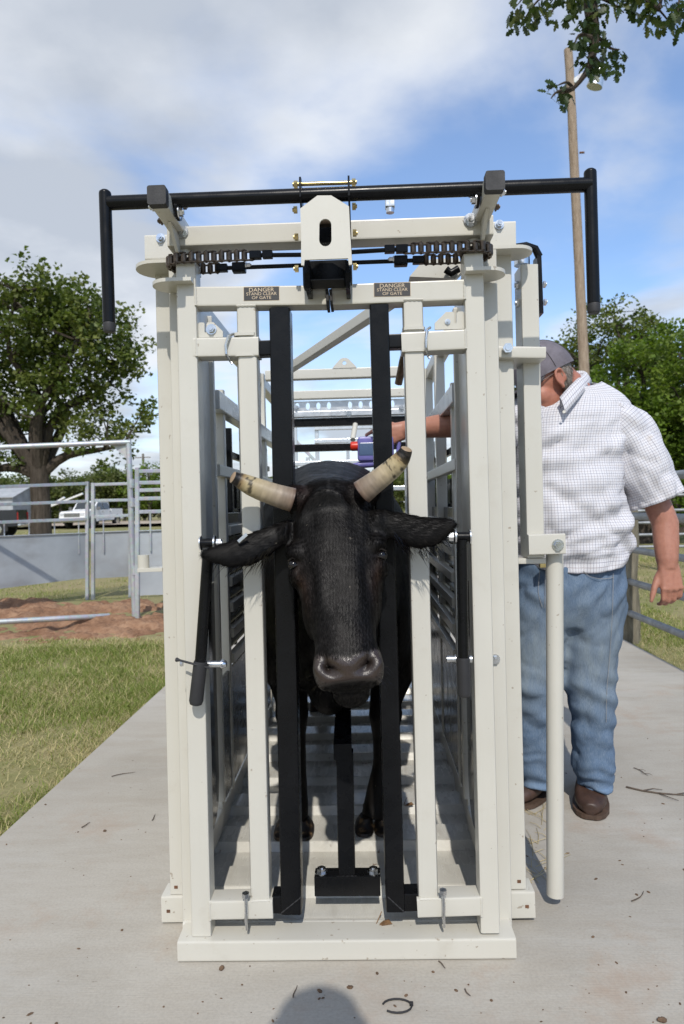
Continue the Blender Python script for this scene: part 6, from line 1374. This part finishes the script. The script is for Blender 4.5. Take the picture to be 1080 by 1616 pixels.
# ================================================================== GRASS AND LITTER
def grass():
    rg = np.random.default_rng(17); pts = []
    def area(x0, x1, y0, y1, n, keepf=None):
        q = np.stack([rg.uniform(x0, x1, n), rg.uniform(y0, y1, n)], 1)
        return q
    A = np.concatenate([area(-3.4, PAD_X0 - .005, .3, 4.3, 150000), area(-6, PAD_X0 - .005, 2.2, 4.6, 60000), area(PAD_X0 - .09, PAD_X0 + .012, -.5, 8, 5000), area(-12, -1.5, 6.9, 13, 60000), area(-26, -3, 13, 40, 40000), area(PAD_X1 - .01, 3.2, 1.5, 7, 50000), area(3.2, 9, 4, 12, 45000), area(4, 24, 12, 34, 30000), area(PAD_X1 - .02, PAD_X1 + .10, 1.5, 7, 6000)])
    dn = vnoise(A, 7, 5, 1.1); dirtc = np.abs(A[:, 1] - (5.95 - .035 * (A[:, 0] + 2.5))) < 1.35 * (A[:, 0] < -1.6) * (A[:, 0] > -11.4)
    pond = rg.uniform(0, 1, len(A)) < np.clip((dn - .38) * 3.0, .08, .9); A = A[pond & ~dirtc]; n = len(A); far = np.clip(A[:, 1] / 10, 0, 3)
    k = vnoise(A, 21, 4, 1.7); h = (.014 + .036 * rg.uniform(0, 1, n) ** 1.8) * (.6 + .9 * k) * (1 + .5 * far); dry = rg.uniform(0, 1, n) < np.clip(1.25 - 1.5 * k, .2, .88)
    lay = np.where(dry, rg.uniform(.5, 2.2, n), rg.uniform(.15, 1.0, n)); az = rg.uniform(0, 6.283, n); d = np.stack([np.cos(az) * lay, np.sin(az) * lay, np.ones(n)], 1); d /= np.linalg.norm(d, axis=1)[:, None]
    s = np.stack([-np.sin(az), np.cos(az), np.zeros(n)], 1) * (rg.uniform(.0008, .0018, n) * (1 + 1.6 * far))[:, None]; p = np.concatenate([A, np.full((n, 1), GZ - .003)], 1); L = (h * np.where(dry, 1.3, 1.0))[:, None]
    m = p + d * L * .55; t = p + d * L + np.stack([np.cos(az), np.sin(az), np.zeros(n)], 1) * L * .35
    v = np.stack([p - s, p + s, m + s * .7, t, m - s * .7], 1).reshape(-1, 3); i = np.arange(n)[:, None] * 5; f = np.concatenate([i + np.array([[0, 1, 2]]), i + np.array([[0, 2, 4]]), i + np.array([[4, 2, 3]])])
    g = np.array([.150, .215, .040]); g2 = np.array([.26, .29, .08]); st = np.array([.54, .46, .25]); mx = rg.uniform(0, 1, (n, 1)); col = g * mx + g2 * (1 - mx); col = np.where(dry[:, None], st * rg.uniform(.6, 1.15, (n, 1)), col); col = np.repeat(col, 5, 0)
    tag(link('grass', npmesh('grass', v, f, col), 'grass_blade'), kind='stuff')
grass()
# a dead twist of cable tie, twigs, leaf bits and clods on the slab
c = PZ(627, 1587, .004); pts = []
for k in range(15):
    t = R(165 - 300 * k / 14); pts.append(c + Vector((.034 * math.cos(t), .022 * math.sin(t), 0)))
ct = MB(); ct.tube(pts, .0022, 8); ct.box(pts[7] + Vector((-.004, -.004, -.003)), pts[7] + Vector((.005, .004, .004)), .001); tag(ct.build('cable_tie', 'black_rubber'), 'curled black cable tie lying on the slab in front of the chute', 'cable tie')
simple('twig_wood', (.10, .075, .055), .85, var=.4, scale=60); simple('dead_leaf', (.20, .11, .05), .75, var=.5, scale=60); simple('clod', (.12, .075, .045), .95, var=.5, scale=70); simple('straw', (.42, .34, .18), .7)
rl = random.Random(77)
def twig(px, py, ang, L, label, fork=False, mat='twig_wood', r=.0018):
    a = PZ(px, py, .003); d = Vector((math.cos(ang), math.sin(ang), 0)); nrm = Vector((-d.y, d.x, 0)); m = MB(); ps = [a + d * (L * (t - .5)) + nrm * (L * .07 * math.sin(t * 4 + px)) + Vector((0, 0, .0015)) for t in (0, .25, .5, .75, 1)]; m.tube(ps, [r, r * .95, r * .9, r * .7, r * .4], 6)
    if fork:
        for q, s in ((1, 1), (2, -1), (3, 1)): m.tube([ps[q], ps[q] + d * L * .16 + nrm * L * .13 * s + Vector((0, 0, .003)), ps[q] + d * L * .3 + nrm * L * .17 * s], [r * .7, r * .5, r * .3], 5)
    o = m.build('twig', mat); return tag(o, label, 'twig', 'twigs on the slab')
for a in ((243, 1290, 1.5, .05, 'short thick dark twig left of the chute foot'), (195, 1222, .55, .10, 'thin curved twig near the grass edge'), (136, 1302, 1.1, .045, 'pale thin twig on the left of the slab'), (466, 1565, 1.55, .04, 'upright hair thin twig beside the photographer shadow'), (698, 1523, -1.0, .03, 'small bent twig touching the front sill'), (738, 1567, -1.2, .025, 'tiny twig in front of the right gate post'), (1008, 1415, .75, .075, 'straight thin twig right of the swing pipe')): twig(*a)
twig(1040, 1250, -.45, .24, 'forked grey twig lying right of the brown boot', True, r=.0035); twig(1012, 1218, -1.2, .09, 'crooked twig above the forked grey twig', True)
m = MB()
for k in range(34):
    px, py = 850 + rl.uniform(-14, 22), 1350 + rl.uniform(-75, 45); a = PZ(px, py, .002); t = rl.uniform(.2, 2.6); d = Vector((math.cos(t), math.sin(t), 0)) * rl.uniform(.04, .13); m.tube([a, a + d * .5 + Vector((.004, 0, .006)), a + d + Vector((0, .006, .001))], [.0012, .001, .0006], 4)
tag(m.build('straw', 'straw'), kind='stuff')
def lump(r, k):
    m = MB(); m.ell((0, 0, 0), r, r * .75, r * .45, 12, 8); me = m.mesh('clod'); co = coords(me); nn = vnoise(co[:, :2] + co[:, [2, 2]], k, 3, 2.2 / r) - .5; co *= (1 + .9 * nn)[:, None]; set_coords(me, co); return me
for (px, py, r, lab) in ((350, 1529, .0085, 'large dark clod just in front of the left end of the sill'), (1046, 1612, .012, 'brown clod in the bottom right corner of the slab'), (553, 1559, .0075, 'crumbly lump left of the curled cable tie'), (505, 1565, .0065, 'round dark pellet inside the shadow on the slab'), (309, 1481, .006, 'pellet beside the left corner of the sill'), (166, 1312, .007, 'dark crumb near the grass edge on the left of the slab')):
    o = link('clod', lump(r, px), 'clod'); o.location = PZ(px, py, 0) + Vector((0, 0, r * .3)); o.rotation_euler = (0, 0, px); tag(o, lab, 'clod', 'clods on the slab')
m = MB()
for k in range(190):
    a = PZ(rl.uniform(0, 1080), rl.uniform(1150, 1616), .0); 
    if a.x < PAD_X0 + .02 or a.x > PAD_X1 or (abs(a.x - AXX) < .55 and a.y > -.03): continue
    r = rl.choice((.0012, .0016, .002, .0028, .004)); q = rl.uniform(0, 3); m.ell(a + Vector((0, 0, r * .3)), r * rl.uniform(1, 2.2), r, r * .5, 6, 4, Matrix.Rotation(q, 3, 'Z'))
tag(m.build('dirt_crumbs', 'clod'), kind='stuff')
# crumpled dead leaf by the right neck bar and scraps on the floor pan
def deadleaf(p, s, label):
    m = MB(); a = Vector(p); pts = [(0, 0, .002), (.4, .25, .008), (.9, .15, .014), (1.2, -.1, .006), (.8, -.3, .012), (.3, -.25, .004)]; m.prism([a + Vector((x * s, y * s, z * s / .03)) for x, y, z in pts], (0, 0, .0012)); m.tube([a, a + Vector((-.2 * s, .1 * s, .004)), a + Vector((s * .3, s * .9, .022))], .0012, 5)
    return tag(m.build('dead_leaf', 'dead_leaf', smooth=False), label, 'leaf', 'dead leaves on the floor pan')
deadleaf(PZ(598, 1461, .051), .03, 'curled brown leaf in front of the right neck bar'); deadleaf(PZ(640, 1272, .08), .025, 'brown scrap between the right hoof and the upright'); deadleaf(PZ(468, 1410, .052), .016, 'tiny brown scrap beside the left neck bar foot')

# ================================================================== THE PHOTOGRAPHER (behind the camera; only the shadow reaches the picture)
def photographer():
    px, py = -.01, -1.985; root = thing('person', 'photographer in dark shirt and hat standing on the slab behind the camera', 'person', (px, py, 0)); V = lambda x, y, z: Vector((px + x, py + y, z))
    mb = MB(); mb.ell(V(0, 0, 1.66), .078, .10, .12); mb.tube([V(0, 0, 1.40), V(0, 0, 1.58)], [.065, .058], 14); mb.rings([sring(V(0, 0, z), (a, 0, 0), (0, b, 0), 20) for z, a, b in ((.9, .15, .10), (1.2, .15, .10), (1.42, .16, .09))])
    for s in (-1, 1):
        mb.tube([V(s * .18, 0, 1.43), V(s * .25, .02, 1.17), V(s * .16, .12, 1.06), V(s * .07, .16, 1.13)], [.058, .05, .042, .032], 12); mb.tube([V(s * .10, 0, .92), V(s * .11, 0, .5), V(s * .12, .01, .08)], [.085, .06, .045], 12)
        for k in range(4): mb.tube([V(s * .07, .16, 1.13), V(s * (.06 - .012 * k), .18, 1.15 - .018 * k), V(s * .02, .19, 1.15 - .018 * k)], [.014, .010, .008], 8)
        mb.tube([V(s * .07, .15, 1.12), V(s * .05, .16, 1.19), V(s * .02, .17, 1.20)], [.014, .011, .008], 8)
    me = remeshed(mb, .010, 2, 'person_body'); set_tint(me, np.tile(np.array([.46, .215, .15]), (len(me.vertices), 1))); link('person_body', me, 'skin', root)
    simple('dark_shirt', (.03, .035, .05), .85); simple('dark_trousers', (.05, .05, .055), .85); simple('straw_hat', (.30, .24, .15), .8)
    m = MB(); m.rings([sring(V(0, 0, z), (a, 0, 0), (0, b, 0), 28) for z, a, b in ((.88, .20, .14), (1.0, .195, .14), (1.2, .205, .145), (1.38, .20, .125), (1.46, .13, .09), (1.49, .07, .07))]); m.build('shirt', 'dark_shirt', root, ang=70)
    for s in (-1, 1):
        MB().tube([V(s * .15, 0, 1.43), V(s * .19, 0, 1.40), V(s * .235, .015, 1.22)], [.07, .075, .068], 14).build('sleeve', 'dark_shirt', root)
        MB().tube([V(s * .09, 0, .92), V(s * .105, 0, .5), V(s * .115, .01, .07)], [.105, .08, .065], 16).build('trouser_leg', 'dark_trousers', root)
        MB().tube([V(s * .12, -.09, .045), V(s * .12, .06, .05), V(s * .125, .18, .035)], [.045, .05, .03], 14).build('shoe', 'boot_leather', root)
    m = MB(); m.rings([[V(r * math.cos(t), r * 1.1 * math.sin(t), z) for t in [2 * math.pi * k / 28 for k in range(28)]] for r, z in ((.118, 1.705), (.120, 1.711), (.098, 1.72), (.095, 1.78), (.07, 1.81), (.01, 1.815))]); m.build('hat', 'straw_hat', root, ang=60)
photographer()
